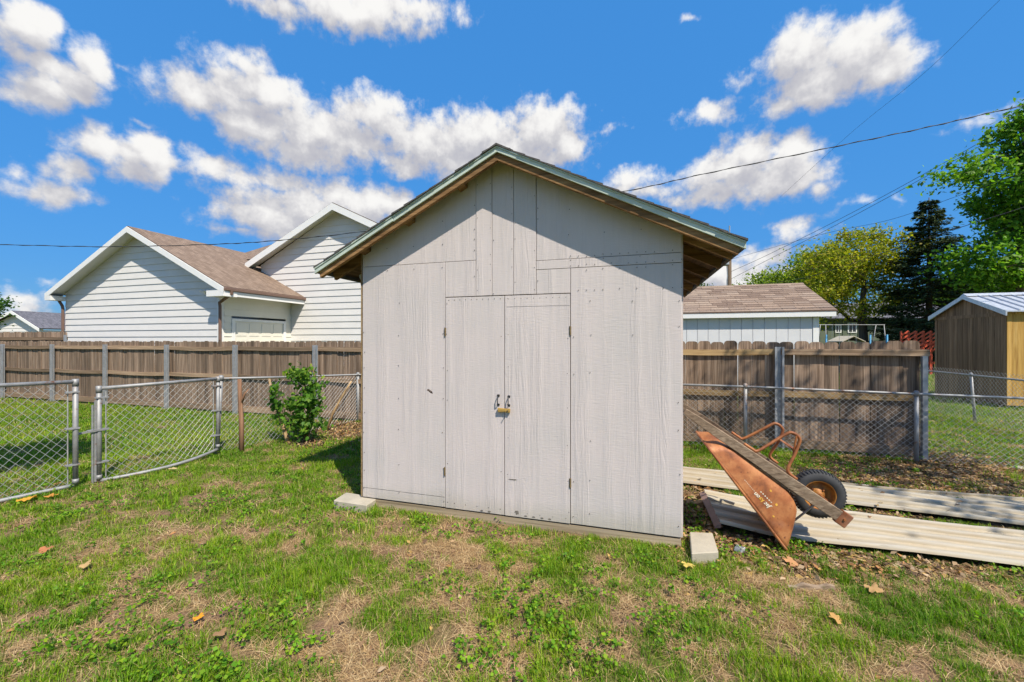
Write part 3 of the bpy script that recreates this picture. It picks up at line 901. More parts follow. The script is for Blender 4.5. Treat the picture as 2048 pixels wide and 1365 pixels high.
gA1 = G(151, 974); gA0 = gA1 + (G(0, 1006) - gA1).normalized()*1.5
gate_leaf('chain_link_gate', 'straight chain link gate leaf with a pipe corner, swung toward the yard', gA1, gA0, 0, 1.19, 1.21, lambda t: .02, (0,0,0))
gB0, gB1 = G(198, 962), G(436, 908)
ta, pB, LB = gate_leaf('chain_link_gate', 'warped chain link gate leaf with a bent bottom pipe hung on leaning post', gB0, gB1, 0, 1.09, 1.10, lambda t: .0 + .02*t + .05*t**2, tuple((AE*0.16).to_tuple()))
build('fork_latch', MB().bar(pB(-.10,.60), pB(.06,.60), .05, .025).bar(pB(-.2,.585), pB(-.1,.595), .02, .02), M['pipe'], ta)
build('drop_rod', MB().tube([pB(-.03,.0), pB(-.03,.95)], .012, 8).tube([pB(-.055,-.02), pB(-.055,.9)], .010, 8), M['pipe'], ta)

def chain_fence(name, label, pts, heights, post_idx, rail_r=.017, post_r=.024, overshoot=.0, lean=None, cell=.082):
    o = Vector(pts[0]); t_ = thing(name, label, 'fence', o, 0)
    loc = [Vector(p)-o for p in pts]
    for i in post_idx:
        top = loc[i]+Vector((0,0,heights[i])); ln = Vector(lean[i]) if lean and i in lean else Vector((0,0,0))
        p = build('post', MB().tube([loc[i]+ln-Vector((0,0,.2)), top], post_r, 10), M['pipe'], t_, smooth=True)
        build('post_cap', MB().tube([top-Vector((0,0,.03)), top+Vector((0,0,.03)), top+Vector((0,0,.045))], [post_r*1.25, post_r*1.25, post_r*.5], 10), M['pipe'], p, smooth=True)
    build('top_rail', MB().tube([loc[i]+Vector((0,0,heights[i]-.005)) for i in range(len(loc))], rail_r, 8), M['pipe'], t_, smooth=True)
    cum = [0]
    for a, b in zip(loc[:-1], loc[1:]): cum.append(cum[-1]+(b-a).length)
    def fn(s, h):
        k = min(max(0, int(np.searchsorted(cum, s)-1)), len(loc)-2)
        t = (s-cum[k])/(cum[k+1]-cum[k])
        return lerp(loc[k], loc[k+1], t) + Vector((0,0,.02+h*(heights[k]*(1-t)+heights[k+1]*t+overshoot-.03)))
    tag(build('chain_link', chain_mesh(fn, cum[-1], 1.0, cell), M['wire'], t_), kind='stuff')
    return t_
pB1 = G(442, 906)
chain_fence('chain_link_fence', 'chain link fence behind the leafy sapling, from leaning gate post to the shed', [pB1, G(560, 880), G(716, 842), G(716, 842)+AE*2.2], [1.10, 1.05, .96, .96], (0, 2), post_r=.03, lean={0: (-.05, -.03, 0)})
cr0 = Vector((5.53, 5.47, 0))
def crp(x): return cr0 + AE*(x)
chain_fence('chain_link_fence', 'low chain link fence in front of the wooden fence, beside the wheelbarrow', [crp(-4.0), crp(-2.08), crp(0), crp(3.2)], [.97, .965, .93, .89], (1, 2), post_r=.026)
n0 = G(1942, 843); 
chain_fence('chain_link_fence', 'leaning chain link fence with spiked top wire beside the wooden shed', [n0-AD*3.0, n0, n0+AD*2.6, n0+AD*5.5], [.95, .955, .95, .95], (0, 1, 2, 3), overshoot=.11, lean={1: (.10, 0, 0), 2: (.05, 0, 0)})

# ================================================================== concrete blocks
def block(label, c4, h):
    c4 = [Vector(p) for p in c4]; o = sum(c4, Vector())/4; o.z = 0
    mb = MB().hexa([p-o+Vector((0,0,-.03-p.z)) for p in c4] + [p-o+Vector((0,0,h-p.z)) for p in c4])
    b_ = build('concrete_block', mb, M['concrete'], None, bevel=.006); b_.location = o
    return tag(b_, label, 'block', 'concrete blocks beside the shed')
zb_ = .065
block('pale concrete block at the shed corner beside the wheelbarrow tray', [G(1383,1107,zb_), G(1437,1104,zb_), G(1425,1066,zb_), G(1379,1064,zb_)], zb_)
block('pale concrete block at the shed corner facing the gates', [G(667,1001,.06), G(733,1011,.06), G(757,995,.06), G(692,985,.06)], .06)

# ================================================================== old roofing sheets on the ground
def roof_sheet(label, a, b, c, d_, z0, ribs, seed, zl=None, lip=False):
    """a,b near and far corner of the left end, c,d near and far corner of the right end"""
    a, b, c, d_ = [Vector(p) for p in (a, b, c, d_)]
    o = Vector((a.x, a.y, 0)); ax = (c-a); ax.z = 0; L = ax.length; yaw = math.atan2(ax.y, ax.x)
    t_ = thing('roofing_sheet', label, 'metal sheet', o, yaw, 'old roofing sheets on the ground')
    fr = Frame(o, yaw); B_, C_, D_ = fr.loc(b), fr.loc(c), fr.loc(d_)
    prof_ = []
    for k in range(ribs):
        s0 = k/(ribs-1+.0001) if ribs > 1 else 0
        for ds, dz in ((-.030, 0), (-.012, .028), (.012, .028), (.030, 0)): prof_.append((s0*.94+.03+ds, dz))
        if k < ribs-1: prof_ += [(s0*.94+.03+.94/(ribs-1)*.4, .003), (s0*.94+.03+.94/(ribs-1)*.6, .003)]
    prof_ = [(0 if i == 0 else 1 if i == len(prof_)-1 else min(max(s, 0), 1), z) for i, (s, z) in enumerate(prof_)]
    r = random.Random(seed); n = 28; V = []; Fc = []; TI = []
    for i in range(n+1):
        t = i/n
        near = lerp(Vector((0,0,0)), C_, t); far = lerp(B_, D_, t)
        for s, dz in prof_:
            p = lerp(near, far, s)
            zz = z0 + ((zl-z0)*max(0, 1-t*6) if zl else 0) + dz + .006*math.sin(t*9+s*3+seed) + .002*r.uniform(-1, 1)
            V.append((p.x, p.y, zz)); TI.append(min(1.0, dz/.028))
    m = len(prof_)
    for i in range(n):
        for j in range(m-1): Fc.append((i*m+j, (i+1)*m+j, (i+1)*m+j+1, i*m+j+1))
    me = bpy.data.meshes.new('sheet'); me.from_pydata(V, [], Fc)
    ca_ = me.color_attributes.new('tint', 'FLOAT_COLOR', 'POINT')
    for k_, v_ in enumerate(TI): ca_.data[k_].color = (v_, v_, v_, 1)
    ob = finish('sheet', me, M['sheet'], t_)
    md = ob.modifiers.new('thickness', 'SOLIDIFY'); md.thickness = .004; md.offset = -1
    if lip:
        zz = zl or z0
        build('folded_edge', MB().hexa([(-.045,-.02,zz-.04),(.005,-.02,zz-.03),(B_.x+.01,B_.y+.01,zz-.03),(B_.x-.045,B_.y+.01,zz-.04),(-.045,-.02,zz-.025),(.005,-.02,zz+.004),(B_.x+.01,B_.y+.01,zz+.004),(B_.x-.045,B_.y+.01,zz-.025)]), M['sheetlip'], t_)
    return t_
s1a, s1b = G(1440, 1046, .09), G(1408, 988, .06)
s1c, s1d = G(2048, 1133, .03), G(2048, 1067, .03)
ex = 1.35
roof_sheet('broad cream roofing sheet under the wheelbarrow, its brown folded end up', s1a, s1b, s1a+(s1c-s1a)*ex, s1b+(s1d-s1b)*ex, .03, 5, 3, .085, True)
s2a, s2b = G(1330, 962, .03), G(1330, 932, .03)
s2c, s2d = G(2048, 1052, .03), G(2048, 1016, .03)
roof_sheet('cream roofing sheet lying behind the wheelbarrow wheel', s2a, s2b, s2a+(s2c-s2a)*1.3, s2b+(s2d-s2b)*1.3, .03, 4, 8)
s3a, s3b = G(1640, 972, .02), G(1640, 966, .02)
s3c, s3d = G(2048, 1014, .02), G(2048, 1001, .02)
roof_sheet('narrow half buried roofing sheet along the leaf litter', s3a, s3b, s3a+(s3c-s3a)*1.3, s3b+(s3d-s3b)*1.3, .016, 2, 5)

# ================================================================== wheelbarrow, tipped over on its tray rim
TH = rad(34.4)
WP = Vector((2.54, 3.05, .287))
BU = -AE*math.cos(TH) + AZ*math.sin(TH)           # from nose to grips
BN = -(AE*math.sin(TH) + AZ*math.cos(TH))         # from handles to tray rim
BV = AD.copy()                                     # across
WB_O = G(1578, 1107)
wb = thing('wheelbarrow', 'rusty orange wheelbarrow tipped upside down against the shed side', 'wheelbarrow', (WB_O.x, WB_O.y, 0))
def bp(u, n, v): return WP + BU*u + BN*n + BV*v - Vector((WB_O.x, WB_O.y, 0))
HV0, HV1 = .0, .46
for side in (0, 1):
    mb = MB()
    st = [(-.005, .042, .044), (.45, .042, .046), (.75, .040, .038), (1.05, .036, .036), (1.25, .030, .032), (1.37, .022, .024)]
    rings = []
    for u, a, c in st:
        v = HV0 if side == 0 else .30 + .16*min(1, u/1.0)
        h = .021
        rings.append([bp(u,-a,v-h), bp(u,c,v-h), bp(u,c,v+h), bp(u,-a,v+h)])
    vs = [p for r_ in rings for p in r_]; fs = [(0,1,2,3), tuple(len(vs)-4+i for i in (3,2,1,0))]
    for i in range(len(st)-1):
        for k in range(4): fs.append((i*4+k, i*4+(k+1) % 4, i*4+4+(k+1) % 4, i*4+4+k))
    hd = build('handle', mb.add(vs, fs), M['oldwood'], wb, bevel=.004)
    v = HV0 if side == 0 else .32
    # wedge riser between handle and tray
    build('riser', MB().hexa([bp(.36,.05,v-.02), bp(.95,.04,v-.02), bp(.95,.04,v+.02), bp(.36,.05,v+.02), bp(.36,.062,v-.015), bp(.95,.041,v-.015), bp(.95,.041,v+.015), bp(.36,.062,v+.015)]), M['oldwood'], wb)
    build('nose_plate', MB().hexa([bp(-.022,-.052,v-.026), bp(.055,-.052,v-.026), bp(.055,-.052,v+.026), bp(-.022,-.052,v+.026), bp(-.022,.056,v-.026), bp(.055,.056,v-.026), bp(.055,.056,v+.026), bp(-.022,.056,v+.026)]), M['rust'], wb, bevel=.004)
    build('bolt', MB().tube([bp(.018,.0,v-.036), bp(.018,.0,v-.02)], .009, 8), M['rustpipe'], wb)
    # leg: one bent pipe each side
    lv = .012 if side == 0 else .44
    ctl = [(.86,-.050),(.79,-.050),(.752,-.062),(.70,-.19),(.655,-.31),(.625,-.335),(.588,-.335),(.560,-.318),(.545,-.28),(.526,-.205),(.513,-.11),(.500,-.068),(.470,-.052),(.40,-.050)]
    pts = []
    for i in range(len(ctl)-1):
        for k in range(4):
            t = k/4; p0 = ctl[max(i-1,0)]; p1 = ctl[i]; p2 = ctl[i+1]; p3 = ctl[min(i+2,len(ctl)-1)]
            q = [0.5*((2*p1[j])+(-p0[j]+p2[j])*t+(2*p0[j]-5*p1[j]+4*p2[j]-p3[j])*t*t+(-p0[j]+3*p1[j]-3*p2[j]+p3[j])*t**3) for j in (0,1)]
            pts.append(bp(q[0], q[1], lv + .03*min(1, max(0, -q[1]-.05)*5)*(1 if side == 0 else -1)))
    build('leg', MB().tube(pts, .0125, 8), M['rustpipe'], wb, smooth=True)
build('leg_brace', MB().bar(bp(.535,-.235,.03), bp(.535,-.235,.42), .022, .006), M['rustpipe'], wb)
build('leg_brace', MB().bar(bp(.60,-.33,.03), bp(.53,-.20,.05), .016, .006), M['rustpipe'], wb)
build('tray_strut', MB().tube([bp(.213,.02,.0), bp(.20,.25,.10)], .008, 8), M['pipe'], wb)
build('tray_strut', MB().tube([bp(.213,.02,.32), bp(.20,.25,.24)], .008, 8), M['pipe'], wb)
# tray: stacked rounded outlines from floor to rim, rim plane tilted against the handles
def outline(u0, u1, v0, v1, rc, npc=6):
    pts = []
    for cx, cy, a0 in ((u1-rc, v1-rc, 0), (u0+rc, v1-rc, 90), (u0+rc, v0+rc, 180), (u1-rc, v0+rc, 270)):
        for k in range(npc+1):
            a = rad(a0 + 90*k/npc); pts.append((cx+rc*math.cos(a), cy+rc*math.sin(a)))
    return pts
def rim_n(u): return .456 + (u-.156)*(.128-.456)/(1.095-.156)
levels = []
T_FLOOR = dict(u0=.315, u1=.985, v0=-.012, v1=.465, rc=.10)
T_RIM = dict(u0=.162, u1=1.09, v0=-.06, v1=.525, rc=.075)
steps = [0.0, .03, .08, .14, .22, .3, .45, .6, .75, .9, 1.0]
for s in steps:
    g_ = s**.8
    P_ = {k: T_FLOOR[k] + (T_RIM[k]-T_FLOOR[k])*g_ for k in T_FLOOR}
    ins_ = .10*max(0.0, 1-s/.30)**1.8                  # pressed steel: soft shoulder round the floor
    P_ = {**P_, 'u0': P_['u0']+ins_, 'u1': P_['u1']-ins_*.8, 'v0': P_['v0']+ins_*.12, 'v1': P_['v1']-ins_*.12, 'rc': max(.05, P_['rc']-ins_*.4)}
    ring = []
    for (u, v) in outline(**P_):
        nf = .056 if u < .6 else .056 - (u-.6)*.06
        ring.append(bp(u, nf + (rim_n(u)-nf)*max(0, s), v) if s > 0 else bp(u, nf-.012, v))
    levels.append(ring)
m_ = len(levels[0]); V = [p for r_ in levels for p in r_]; Fc = [tuple(range(m_))]
for i in range(len(levels)-1):
    for k in range(m_): Fc.append((i*m_+k, i*m_+(k+1) % m_, (i+1)*m_+(k+1) % m_, (i+1)*m_+k))
me = bpy.data.meshes.new('tray'); me.from_pydata([tuple(p) for p in V], [], Fc)
bm = bmesh.new(); bm.from_mesh(me); bmesh.ops.recalc_face_normals(bm, faces=bm.faces); bm.to_mesh(me); bm.free()
tray = finish('tray', me, M['rust'], wb, smooth=True)
md = tray.modifiers.new('thickness', 'SOLIDIFY'); md.thickness = .004; md.offset = 0
build('rolled_rim', MB().tube(levels[-1] + levels[-1][:2], .011, 8, caps=False), M['rust'], tray, smooth=True)
# faded print on the tray side: normal of the near side wall
def tray_pt(u, s):
    g_ = s**.8; v = T_FLOOR['v0'] + (T_RIM['v0']-T_FLOOR['v0'])*g_
    return bp(u, .056 + (rim_n(u)-.056)*s, v)
a_, b_, c_ = tray_pt(.45, .60), tray_pt(.60, .60), tray_pt(.45, .82)
tx = (tray_pt(.60,.64)-tray_pt(.45,.62)).normalized(); ty = (c_-a_); ty = (ty - tx*ty.dot(tx)).normalized(); tn = tx.cross(ty)
def print_text(txt, pos, size, mat, name):
    cu = bpy.data.curves.new(name, 'FONT'); cu.body = txt; cu.size = size; cu.extrude = .0008; cu.shear = .25; cu.offset = .0008
    ob = bpy.data.objects.new(name, cu); COL.objects.link(ob)
    dg = bpy.context.evaluated_depsgraph_get(); me = bpy.data.meshes.new_from_object(ob.evaluated_get(dg))
    bpy.data.objects.remove(ob); me.materials.clear()
    R_ = Matrix((tx, ty, tn)).transposed().to_4x4(); R_.translation = pos + tn*.0045
    me.transform(R_)
    return finish(name, me, mat, tray)
print_text('Jac', tray_pt(.455, .62), .044, M['ink'], 'lettering')
print_text('ks', tray_pt(.455, .62)+tx*.060, .044, M['inky'], 'lettering')
print_text('on', tray_pt(.455, .62)+tx*.100, .044, M['ink'], 'lettering')
r_ = random.Random(4)
def fleck(u, s, w, h, mat):
    p = tray_pt(u, s) + tn*.0045; n_ = 9
    pts = [p + tx*(w*math.cos(2*math.pi*k/n_)*r_.uniform(.6,1)) + ty*(h*math.sin(2*math.pi*k/n_)*r_.uniform(.6,1)) for k in range(n_)]
    build('paint_fleck', MB().add(pts, [tuple(range(n_))]), mat, tray)
for k in range(9): fleck(.60+.014*k, .66-.004*k, .005, .003, M['ink'])
for k in range(6): fleck(.47+.02*k, .53-.002*k, .007, .006, M['ink'])
fleck(.43, .48, .012, .014, M['inky']); fleck(.52, .30, .012, .008, M['inky']); fleck(.40, .74, .010, .010, M['inky'])
# wheel
WV = .16
wc = bp(.172, -.040, WV)
wh = bpy.data.objects.new('wheel', None); COL.objects.link(wh); wh.parent = wb
wh.location = wc
wq = Matrix((AE, AZ, -AD)).transposed().to_4x4(); wh.rotation_euler = wq.to_euler()
def lathe(profile, n=40):
    mb = MB(); m = len(profile)
    for k in range(n):
        a = 2*math.pi*k/n
        for r, z in profile: mb.v.append((r*math.cos(a), r*math.sin(a), z))
    for k in range(n):
        for j in range(m-1):
            a0, b0 = k*m+j, ((k+1) % n)*m+j; mb.f.append((a0, b0, b0+1, a0+1))
    return mb
RW = .186
tyre = build('tyre', lathe([(.108,-.040),(.118,-.048),(.145,-.050),(.168,-.044),(.180,-.034),(RW-.002,-.015),(RW,0),(RW-.002,.015),(.180,.034),(.168,.044),(.145,.050),(.118,.048),(.108,.040),(.104,0),(.108,-.040)], 56), M['rubber'], wh, smooth=True)
mb = MB()
for k in range(46):
    for s in (-1, 1):
        a = 2*math.pi*(k+(.5 if s > 0 else 0))/46; da = .030
        def tp(aa, r, z): return (r*math.cos(aa), r*math.sin(aa), z)
        mb.hexa([tp(a-da,.176,s*.006), tp(a+da,.176,s*.006), tp(a+da,.166,s*.042), tp(a-da,.166,s*.042), tp(a-da,RW+.007,s*.004), tp(a+da,RW+.007,s*.004), tp(a+da*.9,.186,s*.040), tp(a-da*.9,.186,s*.040)])
tag(build('tread', mb, M['rubber'], tyre), kind='stuff')
rim = build('rim', lathe([(.118,.042),(.112,.046),(.104,.036),(.098,.004),(.085,-.002),(.060,.000),(.045,.014),(.030,.020),(.024,.045),(.012,.048),(.0,.048)], 48), M['rim'], wh, smooth=True)
build('rim_back', lathe([(.118,-.042),(.104,-.036),(.098,-.004),(.04,-.01),(.0,-.01)], 32), M['rim'], wh, smooth=True)
build('axle', MB().tube([(0,0,-.16),(0,0,.16)], .010, 10), M['rustpipe'], wh)
for k in range(4):
    a = rad(45+90*k); build('wheel_bolt', MB().tube([(.05*math.cos(a),.05*math.sin(a),.008),(.05*math.cos(a),.05*math.sin(a),.024)], .007, 6), M['rustpipe'], rim)
build('axle_bracket', MB().bar(bp(.172,-.04,.035), bp(.172,.02,.035), .05, .02), M['rustpipe'], wb)

# ================================================================== debris on the ground
def chunk(name, label, px, py, l, w, h, yaw, mat, cat, seed, pitch=0.0, group=None):
    r = random.Random(seed); p = G(px, py); mb = MB(); n = 7
    V = []; 
    for i in range(n):
        t = i/(n-1)-.5; s = r.uniform(.55, 1)*(1-.5*abs(t))
        V += [(t*l, -w*s*.5+r.uniform(-.1,.1)*w, 0), (t*l, w*s*.5, 0), (t*l, w*s*.4, h*s), (t*l, -w*s*.4, h*s*r.uniform(.7,1))]
    F_ = [(0,1,2,3), tuple(4*n-4+k for k in (3,2,1,0))]
    for i in range(n-1):
        for k in range(4): F_.append((i*4+k, i*4+(k+1) % 4, i*4+4+(k+1) % 4, i*4+4+k))
    o = build(name, mb.add(V, F_), M[mat], None, bevel=.002); o.location = (p.x, p.y, -.012); o.rotation_euler = (0, pitch, yaw)
    return tag(o, label, cat, group)
chunk('wood_scrap', 'crumbling brown log chunk between the shed and the brown sheet end', 1396, 1012, .22, .12, .09, -.3, 'stem', 'wood', 3)
chunk('wood_scrap', 'thin weathered stick lying on the open lawn', 1622, 1176, .30, .04, .05, -.05, 'oldwood', 'wood', 4)
chunk('wood_scrap', 'dark plank end under the wheelbarrow tray', 1600, 1078, .22, .07, .04, -.1, 'oldwood', 'wood', 5)
chunk('metal_scrap', 'grey bent metal shard beside the concrete block', 1480, 1100, .12, .09, .05, .8, 'galv', 'scrap', 6, .3)
chunk('stone', 'pale stone beside the right chain link fence', 2035, 938, .14, .10, .07, .2, 'concrete', 'stone', 7)
chunk('wood_scrap', 'rotten bark piece lying across the back sheets', 1995, 1046, .30, .10, .05, -.3, 'bark', 'wood', 9)
chunk('wood_scrap', 'flat grey board lying in the soil before the brown sheet end', 1420, 1036, .34, .05, .03, -.5, 'oldwood', 'wood', 12)

def fallen_leaf(label, px, py, size, col, seed, lobes=5):
    r = random.Random(seed); p = G(px, py)
    n = lobes*4; V = [(0,0,.03)]; 
    for k in range(n):
        a = 2*math.pi*k/n; rr = size*(.5+.5*abs(math.cos(a*lobes/2)))*r.uniform(.8,1.05)
        V.append((rr*math.cos(a), rr*math.sin(a), .02+.35*size*r.uniform(0,1)))
    F_ = [(0, k+1, (k+1) % n+1) for k in range(n)]
    o = np_mesh('fallen_leaf', np.array(V), np.array(F_), M['litter'], cols=np.tile(np.array(col), (len(V), 1))*np.array([r.uniform(.85,1.1) for _ in V])[:, None])
    o.location = (p.x, p.y, 0.0); o.rotation_euler = (r.uniform(-.25,.25), r.uniform(-.25,.25), r.uniform(0, 6))
    return tag(o, label, 'leaf', 'dry leaves on the lawn')
fallen_leaf('bright orange lobed leaf under the bottom pipe of the near gate', 55, 1003, .085, (.62,.32,.04), 1, 5)
fallen_leaf('ochre curled leaf under the gate pipe elbow', 102, 997, .06, (.52,.24,.05), 2, 4)
fallen_leaf('brown cupped leaf behind the near gate mesh', 116, 972, .05, (.34,.15,.06), 3, 3)
fallen_leaf('rust coloured curled leaf on the lawn facing the near gate', 92, 1105, .05, (.40,.16,.07), 4, 3)
fallen_leaf('tan curled leaf on a straw patch of lawn', 172, 1136, .045, (.48,.32,.14), 5, 3)
fallen_leaf('small vivid orange leaf among green weeds', 400, 1242, .035, (.66,.28,.02), 6, 4)
fallen_leaf('dull brown leaf in the weeds beside the orange leaf', 440, 1275, .04, (.30,.18,.09), 7, 3)
fallen_leaf('yellow crumpled clump beside the concrete block near the wheelbarrow', 1376, 1139, .06, (.60,.46,.12), 8, 6)
fallen_leaf('orange brown leaf on the lawn below the stick', 1667, 1243, .045, (.50,.29,.10), 9, 4)
fallen_leaf('flat tan leaf on the soil before the sheets', 1748, 1185, .055, (.48,.30,.13), 10, 4)
fallen_leaf('brown leaf on the soil close to the tray tip', 1580, 1130, .055, (.46,.24,.11), 11, 4)
fallen_leaf('pale tan leaf on the lawn behind the warped gate pipe', 345, 942, .05, (.55,.42,.22), 12, 4)

# ================================================================== white house with two gables, left
def uv_quad(name, q, mat, parent, t=.03):
    """roof slope as a slab with metre UVs on it"""
    q = [Vector(p) for p in q]
    n = (q[1]-q[0]).cross(q[3]-q[0]).normalized()
    if n.z < 0: n = -n
    e1 = (q[1]-q[0]).normalized(); e2 = n.cross(e1)
    V = [tuple(p) for p in q] + [tuple(p-n*t) for p in q]
    me = bpy.data.meshes.new(name); me.from_pydata(V, [], [(0,1,2,3),(7,6,5,4),(0,4,5,1),(1,5,6,2),(2,6,7,3),(3,7,4,0)])
    uv = me.uv_layers.new(name='UVMap')
    for lp in me.loops:
        d_ = Vector(V[lp.vertex_index]) - q[0]; uv.data[lp.index].uv = (d_.dot(e1), d_.dot(e2))
    return finish(name, me, mat, parent)

def lap_siding(parent, poly, z0, z1, pitch, y, mat, t=.028, holes=()):
    z = z0
    while z < z1:
        b = clip_rect(poly, -99, 99, z, z+pitch)
        if len(b) >= 3:
            bz = [min(p[1] for p in b), max(p[1] for p in b)]
            if bz[1]-bz[0] > .02:
                mb = MB(); n = len(b)
                yy = [y - t*(1-.8*(p[1]-z)/pitch) for p in b]
                vs = [(p[0], yy[i], p[1]) for i, p in enumerate(b)] + [(p[0], y+.01, p[1]) for p in b]
                mb.add(vs, [tuple(range(n)), tuple(range(2*n-1, n-1, -1))] + [(i, i+n, (i+1) % n+n, (i+1) % n) for i in range(n)])
                build('siding_board', mb, M[mat], parent)
        z += pitch

HA_c = at(441, 690, 14.0)
HA = Frame((HA_c.x, HA_c.y, 0))               # right front corner of the left gable
house = fthing('white_house', 'white lap sided house with brown shingle roof and two gables', 'house', HA)
xl = HA.face(132, 640)[0]
pkx, pkz = HA.face(257, 466)
zeR = HA.face(440, 573)[1]; zeL = HA.face(132, 582)[1]
hpoly = [(xl, 0), (0, 0), (0, zeR), (pkx, pkz), (xl, zeL)]
lap_siding(house, hpoly, 0.1, pkz, .245, 0.0, 'white')
sideD = HA.side(582, 640)[0]
# roof of the left gable: overhanging front edge, ridge running back
OVH = .45
def onfront(px, py): x_, z_ = HA.face(px, py, -OVH); return x_, z_
rkx, rkz = onfront(254.7, 452); lex, lez = onfront(91, 586); rex, rez = onfront(448, 573)
back = 9.5
uv_quad('roof', [(rkx,-OVH,rkz),(rex,-OVH,rez),(rex,sideD,rez),(rkx,back,rkz)], M['roofbrown'], house, .06)
uv_quad('roof', [(lex,-OVH,lez),(rkx,-OVH,rkz),(rkx,back,rkz),(lex,back,lez)], M['roofbrown'], house, .06)
def rake(parent, y, x0, z0, x1, z1, w=.24, t=.03):
    return build('rake_board', MB().hexa([(x0,y,z0-w),(x1,y,z1-w),(x1,y+t,z1-w),(x0,y+t,z0-w),(x0,y,z0-.03),(x1,y,z1-.03),(x1,y+t,z1-.03),(x0,y+t,z0-.03)]), M['trim'], parent)
rake(house, -OVH-.03, rkx, rkz, rex, rez); rake(house, -OVH-.03, lex, lez, rkx, rkz)
for (x0, z0, x1, z1) in ((rkx, rkz, rex, rez), (lex, lez, rkx, rkz)):
    build('soffit', MB().hexa([(x0,-OVH,z0-.13),(x1,-OVH,z1-.13),(x1,.02,z1-.13),(x0,.02,z0-.13),(x0,-OVH,z0-.11),(x1,-OVH,z1-.11),(x1,.02,z1-.11),(x0,.02,z0-.11)]), M['trim'], house)
build('eave_return', MB().box(-.02, rex, -OVH-.028, .02, rez-.32, rez-.12), M['trim'], house)
build('eave_return', MB().box(lex, xl+.02, -OVH-.028, .02, lez-.30, lez-.12), M['trim'], house)
build('corner_trim', MB().box(-.11, .012, -.035, .12, 0, zeR-.1), M['trim'], house)
# garage wing between the gables: side wall facing right
gy0, gzt = HA.side(469, 643); gy1, _ = HA.side(566, 643)
z = .1
while z < zeR-.1:
    for (ya, yb) in ((.12, gy0-.12), (gy1+.12, sideD)) if z < gzt else ((.12, sideD),):
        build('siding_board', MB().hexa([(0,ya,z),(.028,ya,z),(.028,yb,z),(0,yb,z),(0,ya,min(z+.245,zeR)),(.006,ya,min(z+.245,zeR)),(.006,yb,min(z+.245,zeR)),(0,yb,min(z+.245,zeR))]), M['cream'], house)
    z += .245
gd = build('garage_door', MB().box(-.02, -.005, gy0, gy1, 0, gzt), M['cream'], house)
for r0 in range(4):
    for c0 in range(4):
        w_ = (gy1-gy0)/4; h_ = gzt/4
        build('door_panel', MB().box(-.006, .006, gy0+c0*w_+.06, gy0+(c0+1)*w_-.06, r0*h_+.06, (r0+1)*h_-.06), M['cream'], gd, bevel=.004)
build('door_trim', MB().box(-.01, .04, gy0-.12, gy0, 0, gzt+.1), M['trim'], house)
build('door_trim', MB().box(-.01, .04, gy1, gy1+.12, 0, gzt+.1), M['trim'], house)
build('door_trim', MB().box(-.01, .038, gy0, gy1, gzt, gzt+.1), M['trim'], house)
build('gutter', MB().box(rex-.03, rex+.05, -OVH-.01, sideD+.2, rez-.14, rez-.02), M['brown'], house, bevel=.02)
build('soffit', MB().box(.0, rex, .02, sideD, rez-.19, rez-.16), M['trim'], house)
build('fascia', MB().box(rex-.05, rex-.021, -.43, sideD, rez-.30, rez-.05), M['trim'], house)
build('downspout', MB().tube([(rex+.03,-.20,rez-.12),(rex+.03,-.20,rez-.22),(.08,-.10,rez-.50),(.07,-.07,rez-.62),(.07,-.07,.1)], .05, 8), M['brown'], house)
build('downspout', MB().tube([(lex+.1,-.15,lez-.15),(lex+.15,-.13,lez-.28),(xl-.05,-.09,lez-.50),(xl-.05,-.07,lez-.62),(xl-.05,-.07,.1)], .05, 8), M['brown'], house)
fl = MB().tube([(-.55,-.03,rez-.12),(-.55,-.16,rez-.16)], .035, 8); fl.tube([(-.55,-.14,rez-.14),(-.45,-.2,rez-.05)], [.03,.06], 8); fl.tube([(-.55,-.14,rez-.14),(-.66,-.2,rez-.06)], [.03,.06], 8)
build('flood_lamp', fl, M['trim'], house)
# right gable, set back
HBy = sideD
def fb(px, py, y=HBy): return HA.face(px, py, y)
b_pk = fb(665, 420); bl = fb(491, 545); bw_ = b_pk[0]-bl[0]
b_ov = .45
bpk = fb(665, 405, HBy-b_ov); ble = fb(491, 526, HBy-b_ov); bre = (2*bpk[0]-ble[0], ble[1])
bpoly = [(ble[0]+.35, 0), (bre[0]-.35, 0), (bre[0]-.35, bre[1]-.05), (bpk[0], bpk[1]-.12), (ble[0]+.35, ble[1]-.05)]
lap_siding(house, bpoly, 0.1, bpk[1], .26, HBy, 'white')
yb0 = HBy-b_ov
for (x0, z0, x1, z1) in ((ble[0], ble[1], bpk[0], bpk[1]), (bpk[0], bpk[1], bre[0], bre[1])):
    rake(house, yb0-.03, x0, z0, x1, z1, .30)
    build('soffit', MB().hexa([(x0,yb0,z0-.13),(x1,yb0,z1-.13),(x1,HBy,z1-.13),(x0,HBy,z0-.13),(x0,yb0,z0-.11),(x1,yb0,z1-.11),(x1,HBy,z1-.11),(x0,HBy,z0-.11)]), M['trim'], house)
    uv_quad('roof', [(x0,yb0,z0),(x1,yb0,z1),(x1,HBy+9,z1),(x0,HBy+9,z0)], M['roofgrey' if x0 > bpk[0]-.1 and False else 'roofbrown'], house, .06)
# main roof behind, its ridge running across
mz = HA.face(500, 493.5, 6.3)[1]
uv_quad('roof', [(pkx,3.4,mz-1.45),(bpk[0],3.4,mz-1.45),(bpk[0],6.3,mz),(pkx,6.3,mz)], M['roofbrown'], house, .06)
build('back_wall', MB().box(xl, bre[0]-.4, back-.5, back-.3, 0, zeR), M['white'], house)
build('side_wall', MB().box(xl, xl+.1, .02, back-.5, 0, zeL-.1), M['white'], house)

